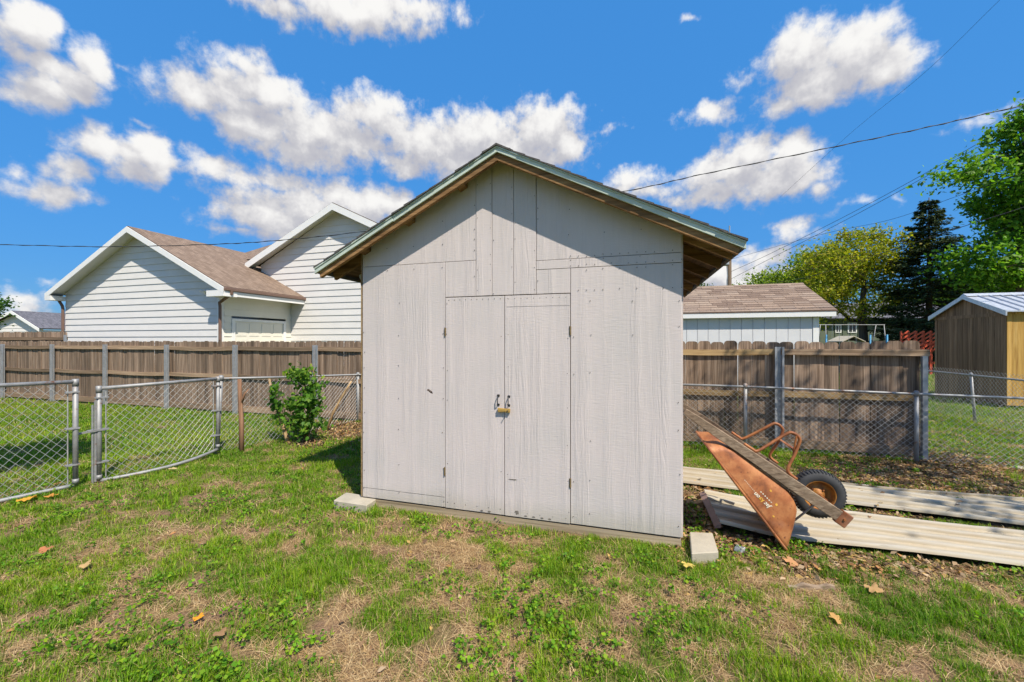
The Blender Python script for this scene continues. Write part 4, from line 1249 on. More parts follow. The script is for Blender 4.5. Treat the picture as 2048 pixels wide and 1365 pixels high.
# far grey roofed house at the left edge
FH = Frame(Vector((at(88,690,42).x, 42, 0)), -rad(10))
fh = fthing('far_house', 'small distant white house with dark grey roof, left of the white house', 'house', FH)
def q(px, py, y=0): return FH.face(px, py, y)
a0, a1, a2 = q(-30, 655), q(36, 622), q(91, 657)
lap_siding(fh, [(a0[0], 0), (a2[0]-.3, 0), (a2[0]-.3, a2[1]-.1), (a1[0], a1[1]-.25), (a0[0], a0[1]-.1)], 0.2, a1[1], .35, 0, 'white', .04)
uv_quad('roof', [(a1[0],-.5,a1[1]),(a2[0],-.5,a2[1]),(a2[0],9,a2[1]),(a1[0],9,a1[1])], M['roofgrey'], fh, .08)
uv_quad('roof', [(a0[0]-.4,-.5,a0[1]),(a1[0],-.5,a1[1]),(a1[0],9,a1[1]),(a0[0]-.4,9,a0[1])], M['roofgrey'], fh, .08)
rake(fh, -.55, a1[0], a1[1], a2[0], a2[1], .35, .05); rake(fh, -.55, a0[0]-.4, a0[1], a1[0], a1[1], .35, .05)
build('side_wall', MB().box(a2[0]-.4, a2[0]-.3, .02, 8.8, 0, a2[1]-.2), M['white'], fh)

# ================================================================== garage with shingle roof behind the fence, right
GR_c = at(1672, 690, 11.0)
GF = Frame((GR_c.x, GR_c.y, 0))
gar = fthing('garage', 'pale grey garage with tan shingle roof behind the picket fence', 'garage', GF)
ez = GF.face(1672, 622)[1]; LG = 7.2; HD = 2.3
rz = GF.loc(on_plane(1607, 568, GF.o + GF.ey*HD, GF.ey)).z
wx = GF.face(1636, 660, .17)[0]
build('wall', MB().box(-LG, wx, .17, 2*HD-.17, 0, ez-.06), M['garage'], gar)
gxs = wx-.14
while gxs > -LG+.3:
    build('siding_panel', MB().box(gxs-.292, gxs-.006, .15, .169, 0, ez-.13), M['garage'], gar)
    gxs -= .298
build('corner_trim', MB().box(wx-.13, wx+.012, .135, .19, 0, ez-.1), M['trim'], gar)
build('gable_wall', MB().prism_x([(.19, ez-.08), (2*HD-.19, ez-.08), (HD, rz-.12)], wx-.06, wx-.001), M['garage'], gar)
build('fascia', MB().box(-LG-.2, 0, -.02, .0, ez-.15, ez-.01), M['trim'], gar)
build('soffit', MB().box(-LG-.2, -.002, .0, .17, ez-.12, ez-.10), M['trim'], gar)
build('rake_board', MB().hexa([(-.02,0,ez-.14),(0,0,ez-.14),(0,HD,rz-.14),(-.02,HD,rz-.14),(-.02,0,ez),(0,0,ez),(0,HD,rz),(-.02,HD,rz)]), M['trim'], gar)
build('rake_board', MB().hexa([(-.02,2*HD,ez-.14),(0,2*HD,ez-.14),(0,HD,rz-.14),(-.02,HD,rz-.14),(-.02,2*HD,ez),(0,2*HD,ez),(0,HD,rz),(-.02,HD,rz)]), M['trim'], gar)
deck = build('roof', MB().hexa([(-LG-.2,-.03,ez-.01),(.03,-.03,ez-.01),(.03,HD,rz-.01),(-LG-.2,HD,rz-.01),(-LG-.2,-.03,ez+.012),(.03,-.03,ez+.012),(.03,HD,rz+.012),(-LG-.2,HD,rz+.012)]), M['brown'], gar)
uv_quad('back_roof', [(-LG-.2,HD,rz+.012),(.03,HD,rz+.012),(.03,2*HD+.03,ez),(-LG-.2,2*HD+.03,ez)], M['roofbrown'], gar, .03)
nrow = 13
sl = Vector((0, HD+.03, rz-ez)); sl_n = Vector((0, -(rz-ez), HD+.03)).normalized()
tabs = []
for wv in (.36, .42, .5):
    mb = MB(); ln = sl.length/nrow
    u_ = sl.normalized()
    c4 = [Vector((0,0,0)), Vector((wv-.008,0,0)), Vector((wv-.008,0,0))+u_*ln*1.25, u_*ln*1.25]
    mb.hexa([c4[0]+sl_n*.004, c4[1]+sl_n*.004, c4[2]-sl_n*.002, c4[3]-sl_n*.002, c4[0]+sl_n*.018, c4[1]+sl_n*.018, c4[2]+sl_n*.004, c4[3]+sl_n*.004])
    me = bpy.data.meshes.new('shingle'); me.from_pydata(mb.v, [], mb.f)
    bm = bmesh.new(); bm.from_mesh(me); bmesh.ops.recalc_face_normals(bm, faces=bm.faces); bm.to_mesh(me); bm.free()
    tabs.append((wv, me))
tabcol = []
for k, c in enumerate(((.215,.152,.112), (.27,.195,.145), (.24,.178,.137), (.185,.128,.095), (.30,.225,.17))):
    tabcol.append(mat_plain('shingle_tone', c, .95, var=.2, scale=22, bmp=.4, bscale=150))
for r0 in range(nrow):
    x = .03
    while x > -LG-.1:
        wv, me = random.choice(tabs)
        x -= wv
        o = bpy.data.objects.new('shingle', me); COL.objects.link(o); o.parent = deck
        if not me.materials: me.materials.append(tabcol[0])
        o.material_slots[0].link = 'OBJECT'; o.material_slots[0].material = random.choice(tabcol)
        p = Vector((x, -.03, ez+.012)) + sl*(r0/nrow); o.location = p
build('ridge_cap', MB().add([(-LG-.2,HD-.15,rz-.055),(-LG-.2,HD,rz+.035),(-LG-.2,HD+.15,rz-.055),(.04,HD-.15,rz-.055),(.04,HD,rz+.035),(.04,HD+.15,rz-.055)], [(0,1,4,3),(1,2,5,4),(3,4,5),(0,2,1)]), M['tab'], gar)

# ================================================================== wooden shed with steel roof, right edge
WSc = at(2015, 816, 9.89)
WS = Frame((WSc.x, WSc.y, 0))
ws = fthing('wooden_shed', 'honey brown board shed with white steel roof', 'shed', WS)
wd, wl = 2.39, 4.2
zw = WS.side(2015, 622)[1]; zp = WS.side(1939, 596)[1] + .02
z_b = .06
bw_n = 14
poly = [(0, z_b), (wd, z_b), (wd, zw), (wd/2, zp), (0, zw)]
for k in range(bw_n):
    b = clip_rect(poly, wd*k/bw_n+.004, wd*(k+1)/bw_n-.004, z_b, zw-.12)
    build('board', MB().prism_x(b, -.018, 0), M['cedarshade'], ws)
for k in range(7):
    b = clip_rect(poly, wd*k/7+.004, wd*(k+1)/7-.004, zw-.03, 9)
    if len(b) >= 3: build('gable_board', MB().prism_x(b, -.016, 0), M['cedarshade'], ws)
build('gable_batten', MB().box(-.03, -.0, .0, wd, zw-.12, zw-.03), M['cedarshade'], ws)
build('corner_post', MB().box(-.022, .07, -.022, -.001, z_b, zw), M['cedar'], ws)
build('corner_post', MB().box(-.035, -.019, -.01, .07, z_b, zw-.02), M['cedarshade'], ws)
build('corner_post', MB().box(-.035, -.019, wd-.08, wd+.01, z_b, zw-.02), M['cedarshade'], ws)
k = 0; x = .08
while x < wl:
    build('board', MB().box(x, x+.196, -.018, 0, z_b, zw-.09), M['cedar'], ws); x += .202
build('header', MB().box(.07, wl, -.035, -.001, zw-.09, zw), M['cedar'], ws)
build('back_wall', MB().box(0, wl, wd-.02, wd, z_b, zw), M['cedarshade'], ws)
build('skid', MB().box(.0, wl, .1, .25, -.06, z_b), M['bark'], ws)
build('skid', MB().box(.0, wl, wd-.3, wd-.15, -.06, z_b), M['bark'], ws)
sl_ = (zp-zw)/(wd/2)
for s in (0, 1):
    ya, yb = (-.14, wd/2) if s == 0 else (wd+.14, wd/2)
    za = zw - .14*sl_
    rf = build('roof', MB().hexa([(-.10,ya,za+.02),(wl,ya,za+.02),(wl,yb,zp+.02),(-.10,yb,zp+.02),(-.10,ya,za+.05),(wl,ya,za+.05),(wl,yb,zp+.05),(-.10,yb,zp+.05)]), M['steelroof'], ws)
    build('rake_trim', MB().hexa([(-.13,ya,za-.07),(-.101,ya,za-.07),(-.101,yb,zp-.05),(-.13,yb,zp-.05),(-.13,ya,za+.055),(-.101,ya,za+.055),(-.101,yb,zp+.055),(-.13,yb,zp+.055)]), M['steelroof'], ws)
    x = .12
    while x < wl:
        build('roof_rib', MB().hexa([(x,ya,za+.05),(x+.03,ya,za+.05),(x+.03,yb,zp+.05),(x,yb,zp+.05),(x+.006,ya,za+.085),(x+.024,ya,za+.085),(x+.024,yb,zp+.085),(x+.006,yb,zp+.085)]), M['steelroof'], rf); x += .23
build('ridge_cap', MB().add([(-.11,wd/2-.14,zp+.02),(-.11,wd/2,zp+.10),(-.11,wd/2+.14,zp+.02),(wl,wd/2-.14,zp+.02),(wl,wd/2,zp+.10),(wl,wd/2+.14,zp+.02)], [(0,1,4,3),(1,2,5,4),(0,2,1)]), M['steelroof'], ws)

# ================================================================== things seen over the fence, right
GHc = at(1640, 690, 34.0)
GH = Frame((GHc.x, GHc.y, 0), -rad(6))
gh = fthing('green_house', 'low dark green board house behind the trees', 'house', GH)
xw = GH.face(1930, 660)[0]
x = 0.0
while x < xw:
    build('wall_board', MB().box(x, x+.58, 0, .12, 0, 3.7), M['greenwall'], gh)
    build('batten', MB().box(x+.56, x+.62, -.05, -.001, 0, 3.65), M['greenwall'], gh)
    x += .6
for (p0, p1, q0, q1) in ((1697, 1711, 648, 664), (1672, 1680, 652, 664)):
    x0, z1 = GH.face(p0, q0); x1, z0 = GH.face(p1, q1)
    wn = build('window', MB().box(x0-.08, x1+.08, -.05, -.001, z0-.08, z1+.08), M['trim'], gh)
    build('pane', MB().box(x0, (x0+x1)/2-.03, -.06, -.051, z0, z1), M['glass'], wn)
    build('pane', MB().box((x0+x1)/2+.03, x1, -.06, -.051, z0, z1), M['glass'], wn)
uv_quad('roof', [(-.6,-.6,3.55),(xw+.6,-.6,3.55),(xw+.6,4,5.2),(-.6,4,5.2)], M['roofgrey'], gh, .1)
build('end_wall', MB().box(xw, xw+.12, 0, 8, 0, 3.6), M['greenwall'], gh)
# swing set
sY = 19.0
sA = at(1640, 690, sY); sB = at(1752, 690, sY)
sw = thing('swing_set', 'white and blue metal swing set standing before the green house', 'swing set', (sA.x, sA.y, 0))
Ls = sB.x - sA.x
for x, dx in ((0, .02), (0, .30), (Ls, .0), (Ls, .42)):
    zt_ = 2.42
    build('leg', MB().tube([(x+dx, .3-dx, .9), (x+dx*.9, 0, zt_)], .016, 8), M['pipe'], sw, smooth=True)
    build('leg_sleeve', MB().tube([(x+dx, .3-dx, -.1), (x+dx, .3-dx, 1.95)], .034, 8), M['blue'], sw, smooth=True)
build('top_bar', MB().tube([(-.05,0,2.42),(Ls+.42,0,2.42)], .016, 8), M['pipe'], sw)
for fx_ in (.28, .58):
    s_ = build('swing_seat', MB().box(Ls*fx_-.22, Ls*fx_+.22, -.1, .1, .55, .58), M['blue'], sw)
    for d_ in (-.2, .2): build('chain', MB().tube([(Ls*fx_+d_,0,.57),(Ls*fx_+d_*.8,0,2.42)], .008, 4), M['wire'], s_)
# stack of red slatted frames
rc = at(1800, 690, 20.0)
for j in range(5):
    rx0 = at(1801+15*j, 690, 20.0)
    rk = thing('slatted_frame', 'orange red slatted metal frame, %s from the wooden shed' % ('fifth', 'fourth', 'third', 'second', 'first')[j], 'frame', (rx0.x, rx0.y, 0), 0, 'red slatted frames')
    for k in range(2): build('upright', MB().box(.33*k, .33*k+.06, -.03, .03, -.05, 2.15), M['red'], rk)
    for k in range(5): build('slat', MB().bar((.03,-.04,1.15+.2*k), (.36,-.04,1.35+.2*k), .03, .07), M['red'], rk)
    build('cross_rail', MB().box(.0, .40, .031, .06, 1.45, 1.56), M['red'], rk)
    build('cross_rail', MB().box(.0, .40, .031, .06, .5, .6), M['red'], rk)
# small white roofed play hut
hc = at(1692, 690, 21.0)
hut = thing('play_hut', 'small white ridged hut roof peeking over the fence under the oak', 'hut', (hc.x, hc.y, 0))
build('wall', MB().box(-.45, .45, -.4, .4, -.05, 1.66), M['greenwall'], hut)
for s in (-1, 1): build('roof', MB().hexa([(s*.6,-.5,1.6),(0,-.5,1.88),(0,.5,1.88),(s*.6,.5,1.6),(s*.6,-.5,1.64),(0,-.5,1.92),(0,.5,1.92),(s*.6,.5,1.64)]), M['concrete'], hut)

# ================================================================== utility pole and wires
pp = at(1459, 570, 30.0)
pole = thing('utility_pole', 'brown timber utility pole with a grey transformer can', 'pole', (pp.x, pp.y, 0))
ptop = at(1459, 452, 30.0).z
build('mast', MB().tube([(0,0,-.5),(0,0,ptop-1.6)], [.17,.13], 12), M['polewood'], pole, smooth=True)
build('top_pin', MB().tube([(0,0,ptop-1.7),(0,0,ptop)], .05, 8), M['can'], pole)
tz = at(1452, 520, 30.0).z
build('transformer', MB().tube([(-.33,-.05,tz-.45),(-.33,-.05,tz-.4),(-.33,-.05,tz+.45),(-.33,-.05,tz+.55)], [.20,.25,.25,.12], 14), M['can'], pole, smooth=False)
build('conduit', MB().tube([(-.26,-.1,tz-.4),(-.22,-.12,tz-1.2),(-.26,-.12,tz-1.6),(-.2,-.1,-.1)], .03, 6), M['can'], pole)
build('bracket', MB().bar((-.33,0,tz+.2),(0,0,tz+.2),.06,.08), M['can'], pole)
def wire(label, pts, r, twist=0):
    P = [at(px, py, Y) for px, py, Y in pts]
    dense = []
    for i in range(len(P)-1):
        p0, p1, p2, p3 = P[max(i-1,0)], P[i], P[i+1], P[min(i+2,len(P)-1)]
        for k in range(14):
            t = k/14
            q_ = 0.5*((2*p1)+(p2-p0)*t+(2*p0-5*p1+4*p2-p3)*t*t+(-p0+3*p1-3*p2+p3)*t**3)
            dense.append(q_)
    dense.append(P[-1])
    o = Vector(dense[0]); mb = MB()
    mb.tube([p-o for p in dense], r, 5)
    if twist:
        mb.tube([p-o+Vector((0, math.sin(i*1.3)*r*1.6, math.cos(i*1.3)*r*1.6)) for i, p in enumerate(dense)], r*.8, 5)
    w_ = build('power_line', mb, M['cable'], None); w_.location = o
    return tag(w_, label, 'cable', 'overhead wires')
wire('twisted service cable sagging behind the shed roof and across the white gables', [(-1500,420,13),(-200,490,12.6),(0,490,12.5),(215,494,12.3),(430,489,12),(560,481,11.8),(730,463,11.5),(1000,424,11),(1255,382,10.5),(1400,350,10.2),(1640,300,9.6),(1850,256,9),(2048,211,8.5),(2600,90,7.5)], .009, 1)
wire('thin single wire rising steeply across the sky', [(1560,395,30),(1700,268,24),(1850,145,20),(2000,0,17),(2200,-190,15)], .007)
wire('upper of two parallel wires running from the pole toward the maple', [(1459,545,30),(1540,508,28),(1700,428,25),(1890,325,22),(2300,90,18)], .014)
wire('lower of two parallel wires running from the pole toward the maple', [(1459,560,30),(1540,518,28),(1700,436,25),(1890,332,22),(2300,100,18)], .014)
wire('pale wire crossing in front of the spruce and maple', [(1459,575,30),(1600,558,24),(1770,505,18),(1900,462,15),(2048,415,13.5),(2400,300,12)], .012)
wire('dark wire crossing high in front of the maple', [(1459,520,30),(1640,470,26),(1780,440,22),(1900,398,18),(2048,345,15),(2400,220,13)], .010)

# ================================================================== trees
def leaf_cloud(P, size, tints, seed, up=.3, asp=.62, droop=0.0, jitter=.35):
    """P (n,3) leaf centres; each leaf a folded rhomb"""
    r = np.random.RandomState(seed); n = len(P)
    nrm = r.normal(size=(n,3)); nrm[:,2] += up*2; nrm /= np.linalg.norm(nrm, axis=1)[:,None]
    t = r.normal(size=(n,3)); t[:,2] -= droop; t -= nrm*(t*nrm).sum(1)[:,None]; t /= np.linalg.norm(t, axis=1)[:,None]+1e-9
    b = np.cross(nrm, t); s = size*r.uniform(1-jitter, 1+jitter, n)[:,None]
    V = np.stack([P-t*s*.5, P+b*s*.5*asp+nrm*s*.10-t*s*.06, P+t*s*.5, P-b*s*.5*asp+nrm*s*.10-t*s*.06], 1).reshape(-1,3)
    F = np.arange(n*4).reshape(n,4)
    ti = np.asarray(tints); w = r.randint(0, len(ti), n); c = ti[w]*r.uniform(.75, 1.25, (n,1))
    return V, F, np.repeat(c, 4, axis=0)

def tree(name, label, base, height, tr, ells, ncl, nleaf, lsize, tints, seed, crad=.45, limb_n=9, forks=0.35, up=.3, group=None, bark='bark', lean=(0,0)):
    r = np.random.RandomState(seed)
    t_ = thing(name, label, 'tree', base, 0, group)
    W_ = np.array([e[6] if len(e) > 6 else e[3]*e[4]*e[5] for e in ells], float); W_ /= W_.sum()
    C = []
    while len(C) < ncl:
        e = ells[r.choice(len(ells), p=W_)]
        q_ = r.normal(size=3); q_ /= np.linalg.norm(q_); rr = r.uniform(.25, 1.0)**.45
        rr *= .82 + .3*math.sin(3*q_[0]+5*q_[2]+seed)*.6
        p = np.array(e[:3]) + q_*rr*np.array(e[3:6])
        if p[2] > .6: C.append(p)
    C = np.array(C)
    mb = MB()
    tops = Vector((lean[0], lean[1], height*.78)); n = 8
    tp_ = [Vector((tops.x*k/n + .05*height*.12*math.sin(k*1.7+seed)*(k/n), tops.y*k/n + .05*height*.12*math.cos(k*2.1+seed)*(k/n), -.2 + (tops.z+.2)*k/n)) for k in range(n+1)]
    mb.tube(tp_, [tr*(1.25 if k == 0 else 1-.85*k/n) for k in range(n+1)], 9)
    nodes = [(p, tr*(1-.85*k/n)) for k, p in enumerate(tp_) if k >= n*forks]
    idx = r.choice(ncl, min(limb_n, ncl), replace=False)
    for i in idx:
        tgt = Vector(C[i]); 
        cand = [nd for nd in nodes if nd[0].z < tgt.z + .2] or nodes[:1]
        st, rad_ = min(cand, key=lambda nd: (nd[0]-tgt).length + .3*abs(nd[0].z - tgt.z*.6))
        pts = []
        for k in range(7):
            t = k/6; p = st.lerp(tgt, t) + Vector((0,0,1))*math.sin(math.pi*t)*.08*(tgt-st).length*(1 if r.rand() > .3 else -.6)
            pts.append(p + Vector(r.normal(size=3))*.03*(tgt-st).length*math.sin(math.pi*t))
        r0 = max(.02, rad_*.55)
        mb.tube(pts, [r0*(1-.8*k/6) for k in range(7)], 6)
        nodes += [(pts[k], r0*(1-.8*k/6)) for k in range(2, 7)]
    build('trunk', mb, M[bark], t_, smooth=True)
    tw = MB(); arr = np.array([tuple(nd[0]) for nd in nodes])
    for p in C:
        j = int(np.argmin(((arr-p)**2).sum(1))); st = Vector(arr[j]); tgt = Vector(p)
        mid = st.lerp(tgt, .5) + Vector(r.normal(size=3))*.12*(tgt-st).length
        tw.tube([st, mid, tgt], [.02, .014, .005], 4, caps=False)
    tag(build('twigs', tw, M[bark], t_), kind='stuff')
    per = nleaf//ncl
    off = r.normal(size=(ncl, per, 3))*crad*r.uniform(.6, 1.35, (ncl,1,1))*np.array([1,1,.72])
    P = (C[:,None,:] + off).reshape(-1,3); P = P[P[:,2] > .25]
    V, F, c = leaf_cloud(P, lsize, tints, seed+1, up)
    tag(np_mesh('crown', V, F, M['leaf'], t_, cols=c), kind='stuff')
    return t_

def gp(px, Y): return Vector(((px-1024)/FPX*Y, Y, 0))
# young oak just leafing out, with its trunk showing
b = gp(1726, 25)
tree('oak_tree', 'spreading young oak with yellow green spring leaves and dark limbs', b, 10.2, .30,
     [(-1.6,0,6.4,2.6,2.4,1.7),(.9,0,6.8,2.0,2.4,1.9),(-2.6,0,4.6,1.7,2.0,1.3),(1.5,.5,4.4,1.4,2,1.3),(-.2,0,8.0,1.7,1.5,.9),(-.5,-.4,3.6,2.4,1.4,.8),(-3.3,0,3.0,1.2,1.2,.8)], 460, 15500, .17,
     [(.32,.34,.02),(.39,.37,.03),(.25,.30,.022),(.42,.37,.05),(.18,.24,.02)], 5, .27, 26, .28)
b = gp(1575, 38)
tree('hedge_tree', 'rounded pale green tree behind the garage roof', b, 10.5, .3,
     [(-1,0,6.4,2.6,2.6,2.3),(2.2,0,7.6,2.8,2.6,2.9),(-2.9,0,5.8,1.6,2.0,1.7),(5.0,.5,8.2,2.6,2.4,2.9)], 300, 22000, .24,
     [(.17,.27,.03),(.24,.32,.035),(.28,.33,.04),(.13,.21,.025)], 6, .55, 10, .3)
b = gp(2045, 18.5)
tree('maple_tree', 'tall bright green maple rising above the wooden shed', b, 13.0, .34,
     [(.4,0,8.4,2.3,2.4,2.6),(.2,0,11.2,1.5,1.7,1.3),(3.4,0,7.6,2.8,2.6,3.6),(-1.2,0,5.2,1.7,1.8,1.4),(-2.4,0,9.5,1.4,1.4,.9),(1.5,0,4.6,2.6,2,1.4)], 460, 40000, .20,
     [(.10,.25,.022),(.15,.31,.028),(.21,.36,.035),(.07,.18,.018)], 9, .36, 18, .25)
b = gp(1990, 48)
tree('hedge_tree', 'dark green tree filling the gap behind maple and spruce', b, 12, .3,
     [(0,0,7.0,8.0,3.0,4.2),(-9.5,0,5.6,3.4,2.4,3.0)], 200, 13000, .42, [(.06,.12,.02),(.09,.16,.022),(.04,.09,.016)], 16, 1.0, 8, .3)
b = gp(-10, 30)
tree('far_tree', 'green leafy tree top at the edge beside the distant grey roofed house', b, 5.2, .15,
     [(0,0,4.2,.55,.9,.9),(-1.2,0,3.6,1.0,.9,1.2)], 30, 2400, .20, [(.06,.14,.03),(.09,.18,.04)], 23, .3, 5, .3)
b = gp(1395, 60)
tree('far_tree', 'small distant tree top peeping over the garage roof beside the pole', b, 10.2, .25,
     [(0,0,8.0,2.2,2,2.0),(5.5,0,8.2,1.7,2,1.7)], 60, 5500, .34, [(.07,.13,.04),(.10,.16,.05)], 29, .5, 6, .3)
# out of frame, behind the photographer: they throw the shade seen on the gate lawn and on the right fence
tree('unseen_tree', 'dense unseen crown added to shade the lawn by the gates', Vector((-4.95, 1.3, 0)), 7.4, .12,  # stand-in crown, added for a lawn shadow whose real caster is unknown
     [(.36,.55,6.1,.62,.75,.8)], 60, 7000, .13, [(.07,.14,.02),(.10,.18,.03)], 31, .22, 6, .55)
tree('unseen_tree', 'thin leaved yard tree standing outside the view beside the roofing sheets', Vector((8.6, .3, 0)), 9.0, .2,
     [(-1.1,1.9,6.8,2.4,2.2,1.7),(-1.2,.5,5.6,1.5,1.5,1.2,4.0)], 110, 2700, .12, [(.10,.16,.02),(.13,.2,.03)], 37, .3, 16, .35)

# blue-green spruce
def spruce(label, base, H, Rb, seed):
    r = np.random.RandomState(seed); t_ = thing('spruce_tree', label, 'tree', base)
    build('trunk', MB().tube([(0,0,-.2),(0,0,H*.5),(0,0,H)], [.22,.12,.02], 8), M['bark'], t_, smooth=True)
    P = []; D = []; bo = MB()
    z = 1.0
    while z < H-.2:
        f = 1-(z/H); L0 = Rb*(f**.75)*.98+.15
        nb = int(9+6*f)
        for k in range(nb):
            a = r.uniform(0, 2*math.pi); L_ = L0*r.uniform(.62, 1.12); dr = -.10-.28*f
            dirv = np.array([math.cos(a), math.sin(a), 0])
            tip = np.array([0,0,z]) + dirv*L_ + np.array([0,0,dr*L_*.6+.12*L_])
            mid = np.array([0,0,z]) + dirv*L_*.55 + np.array([0,0,dr*L_*.62])
            bo.tube([(0,0,z), tuple(mid), tuple(tip)], [.03*f+.012, .02, .005], 4, caps=False)
            m_ = int(70*L_/1.4)+26
            s = r.uniform(.16, 1, m_)**.8
            pos = (1-s)[:,None]**2*np.array([0,0,z]) + (2*s*(1-s))[:,None]*mid + (s**2)[:,None]*tip
            side = np.cross(dirv, [0,0,1]); wd_ = (1-s*.65)*.34*L_**.7
            pos = pos + side*(r.uniform(-1,1,m_)*wd_)[:,None] + np.array([0,0,1])*(r.normal(size=m_)*.045 - np.abs(r.normal(size=m_))*.07)[:,None]
            P.append(pos); D.append(np.repeat(dirv[None]*1.0, m_, 0) + side*r.uniform(-.8,.8,(m_,1)))
        z += .20+.12*r.rand()
    P = np.concatenate(P); D = np.concatenate(D); n = len(P)
    D = D + np.array([0,0,-.25]) + r.normal(size=(n,3))*.22; D /= np.linalg.norm(D, axis=1)[:,None]
    up = r.normal(size=(n,3))*.5+np.array([0,0,1]); b_ = np.cross(D, up); b_ /= np.linalg.norm(b_, axis=1)[:,None]
    L_ = r.uniform(.12,.26,n)[:,None]; w = r.uniform(.022,.05,n)[:,None]
    V = np.stack([P-D*L_*.4, P+b_*w, P+D*L_*.6, P-b_*w], 1).reshape(-1,3)
    ti = np.array([(.035,.06,.028),(.055,.09,.038),(.08,.12,.045),(.12,.15,.06)])
    c = np.repeat(ti[r.choice(4, n, p=[.3,.35,.25,.1])]*r.uniform(.7,1.2,(n,1)), 4, axis=0)
    tag(build('boughs', bo, M['bark'], t_), kind='stuff')
    tag(np_mesh('crown', V, np.arange(n*4).reshape(n,4), M['needle'], t_, cols=c), kind='stuff')
spruce('tall dark spruce between the oak and the maple', gp(1858, 23), 9.9, 3.5, 3)

# ================================================================== sapling, stake and cut stems by the left fence
def lobed_cloud(P, size, tints, seed, up=.35):
    """maple-like leaf: seven pointed outline as a fan"""
    r = np.random.RandomState(seed); n = len(P)
    nrm = r.normal(size=(n,3)); nrm += np.array([.3,-.9,.7]); nrm /= np.linalg.norm(nrm, axis=1)[:,None]
    t = r.normal(size=(n,3))*.7+np.array([0,0,-.8]); t -= nrm*(t*nrm).sum(1)[:,None]; t /= np.linalg.norm(t, axis=1)[:,None]
    b = np.cross(nrm, t); s = size*r.uniform(.6,1.35,n)[:,None]
    sh = [(-.5,0),(-.28,.34),(-.02,.30),(.06,.52),(.20,.20),(.62,0),(.20,-.20),(.06,-.52),(-.02,-.30),(-.28,-.34)]
    V = [P + nrm*s*.06] + [P + t*s*a + b*s*c_ - nrm*s*.10*abs(c_) for a, c_ in sh]
    V = np.stack(V, 1).reshape(-1,3); m = len(sh)+1
    F = np.concatenate([np.stack([np.arange(n)*m, np.arange(n)*m+1+k, np.arange(n)*m+1+(k+1) % (m-1)], 1) for k in range(m-1)])
    ti = np.asarray(tints); c = ti[r.randint(0, len(ti), n)]*r.uniform(.75,1.25,(n,1))
    return V, F, np.repeat(c, m, axis=0)
sb = G(612, 884)
sap = thing('leafy_sapling', 'bushy green maple sapling growing through the chain link fence', 'shrub', sb)
def sp_(px, py, dy=0): p = at(px, py, sb.y+dy); return p - sb
stems = [([(0,0,-.1), sp_(605,830), sp_(612,780), sp_(600,730)], .02), ([(.03,0,-.1), sp_(622,830,.05), sp_(628,780,.05)], .014), ([(-.05,0,-.1), sp_(575,840), sp_(548,795)], .014), ([(.02,.02,-.1), sp_(640,850), sp_(655,835)], .01), ([(-.02,0,-.1), sp_(598,860), sp_(570,830), sp_(560,760)], .012)]
for pts, r0 in stems: build('stem', MB().tube(pts, [r0*(1-.6*k/(len(pts)-1)) for k in range(len(pts))], 6), M['bark'], sap, smooth=True)
r = np.random.RandomState(8); PL = []
for (px, py, rx, ry, n_) in ((600,752,26,18,230),(585,748,18,9,70),(622,775,22,24,210),(612,805,24,22,220),(590,815,28,22,180),(606,845,26,22,200),(552,805,15,22,110),(548,780,10,12,50),(570,838,24,14,90),(630,820,18,20,90),(640,850,22,9,50),(600,868,20,9,70)):
    for k in range(n_):
        q_ = r.normal(size=2)*.55; p = at(px+q_[0]*rx, py+q_[1]*ry, sb.y + r.normal()*.13) - sb; PL.append(tuple(p))
PL = [p for k, p in enumerate(PL) if k % 4]
V, F, c = lobed_cloud(np.array(PL), .068, [(.055,.15,.015),(.08,.20,.02),(.11,.25,.025),(.17,.30,.03),(.04,.11,.014)], 4)
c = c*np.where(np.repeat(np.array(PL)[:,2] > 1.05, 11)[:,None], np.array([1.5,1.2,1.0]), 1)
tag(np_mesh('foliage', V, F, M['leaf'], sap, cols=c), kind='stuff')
st_b = G(483, 903)
stake = build('wooden_stake', MB().tube([(0,0,-.1),(.0,0,.45),(-.02,0,.8),(-.03,.0,1.08)], [.036,.034,.030,.027], 8).tube([(0,0,.72),(.05,0,.86),(.10,.02,.93)], [.018,.014,.008], 6), M['stake'], None, smooth=True)
stake.location = st_b; tag(stake, 'reddish bare sapling trunk beside the leaning gate post', 'stake')
for lab, pts, r0 in (('pale cut branch slanting up to the fence post by the shed', [(650,862),(668,822),(692,780),(703,763)], .028), ('forked cut branch beside the sapling reaching the fence rail', [(612,880),(618,800),(634,772),(628,745),(622,727)], .026), ('short shaggy stump growing in the fence mesh', [(578,884),(566,852),(545,790),(538,756)], .035)):
    p0 = G(pts[0][0], pts[0][1]); P = [at(px, py, p0.y + .05*k) - p0 for k, (px, py) in enumerate(pts)]; P[0] = Vector((0,0,-.06))
    o = build('cut_branch', MB().tube(P, [r0*(1-.45*k/(len(P)-1)) for k in range(len(P))], 7), M['stem'], None, smooth=True); o.location = p0
    tag(o, lab, 'branch')

# insect hovering before the shed front
ip = at(860, 783, 1.25)
bug = thing('insect', 'small brown insect in flight before the left shed panel', 'insect', ip)
build('body', MB().tube([(-.006,0,.006),(-.002,0,.002),(.004,0,-.003),(.008,0,-.007)], [.001,.0034,.0036,.001], 8), M['insect'], bug, smooth=True)
for s in (-1, 1): build('wing', MB().add([(0,0,.001),(-.004,s*.003,.006),(-.009,s*.006,.006),(-.006,s*.006,.001)], [(0,1,2,3)]), M['insect'], bug)

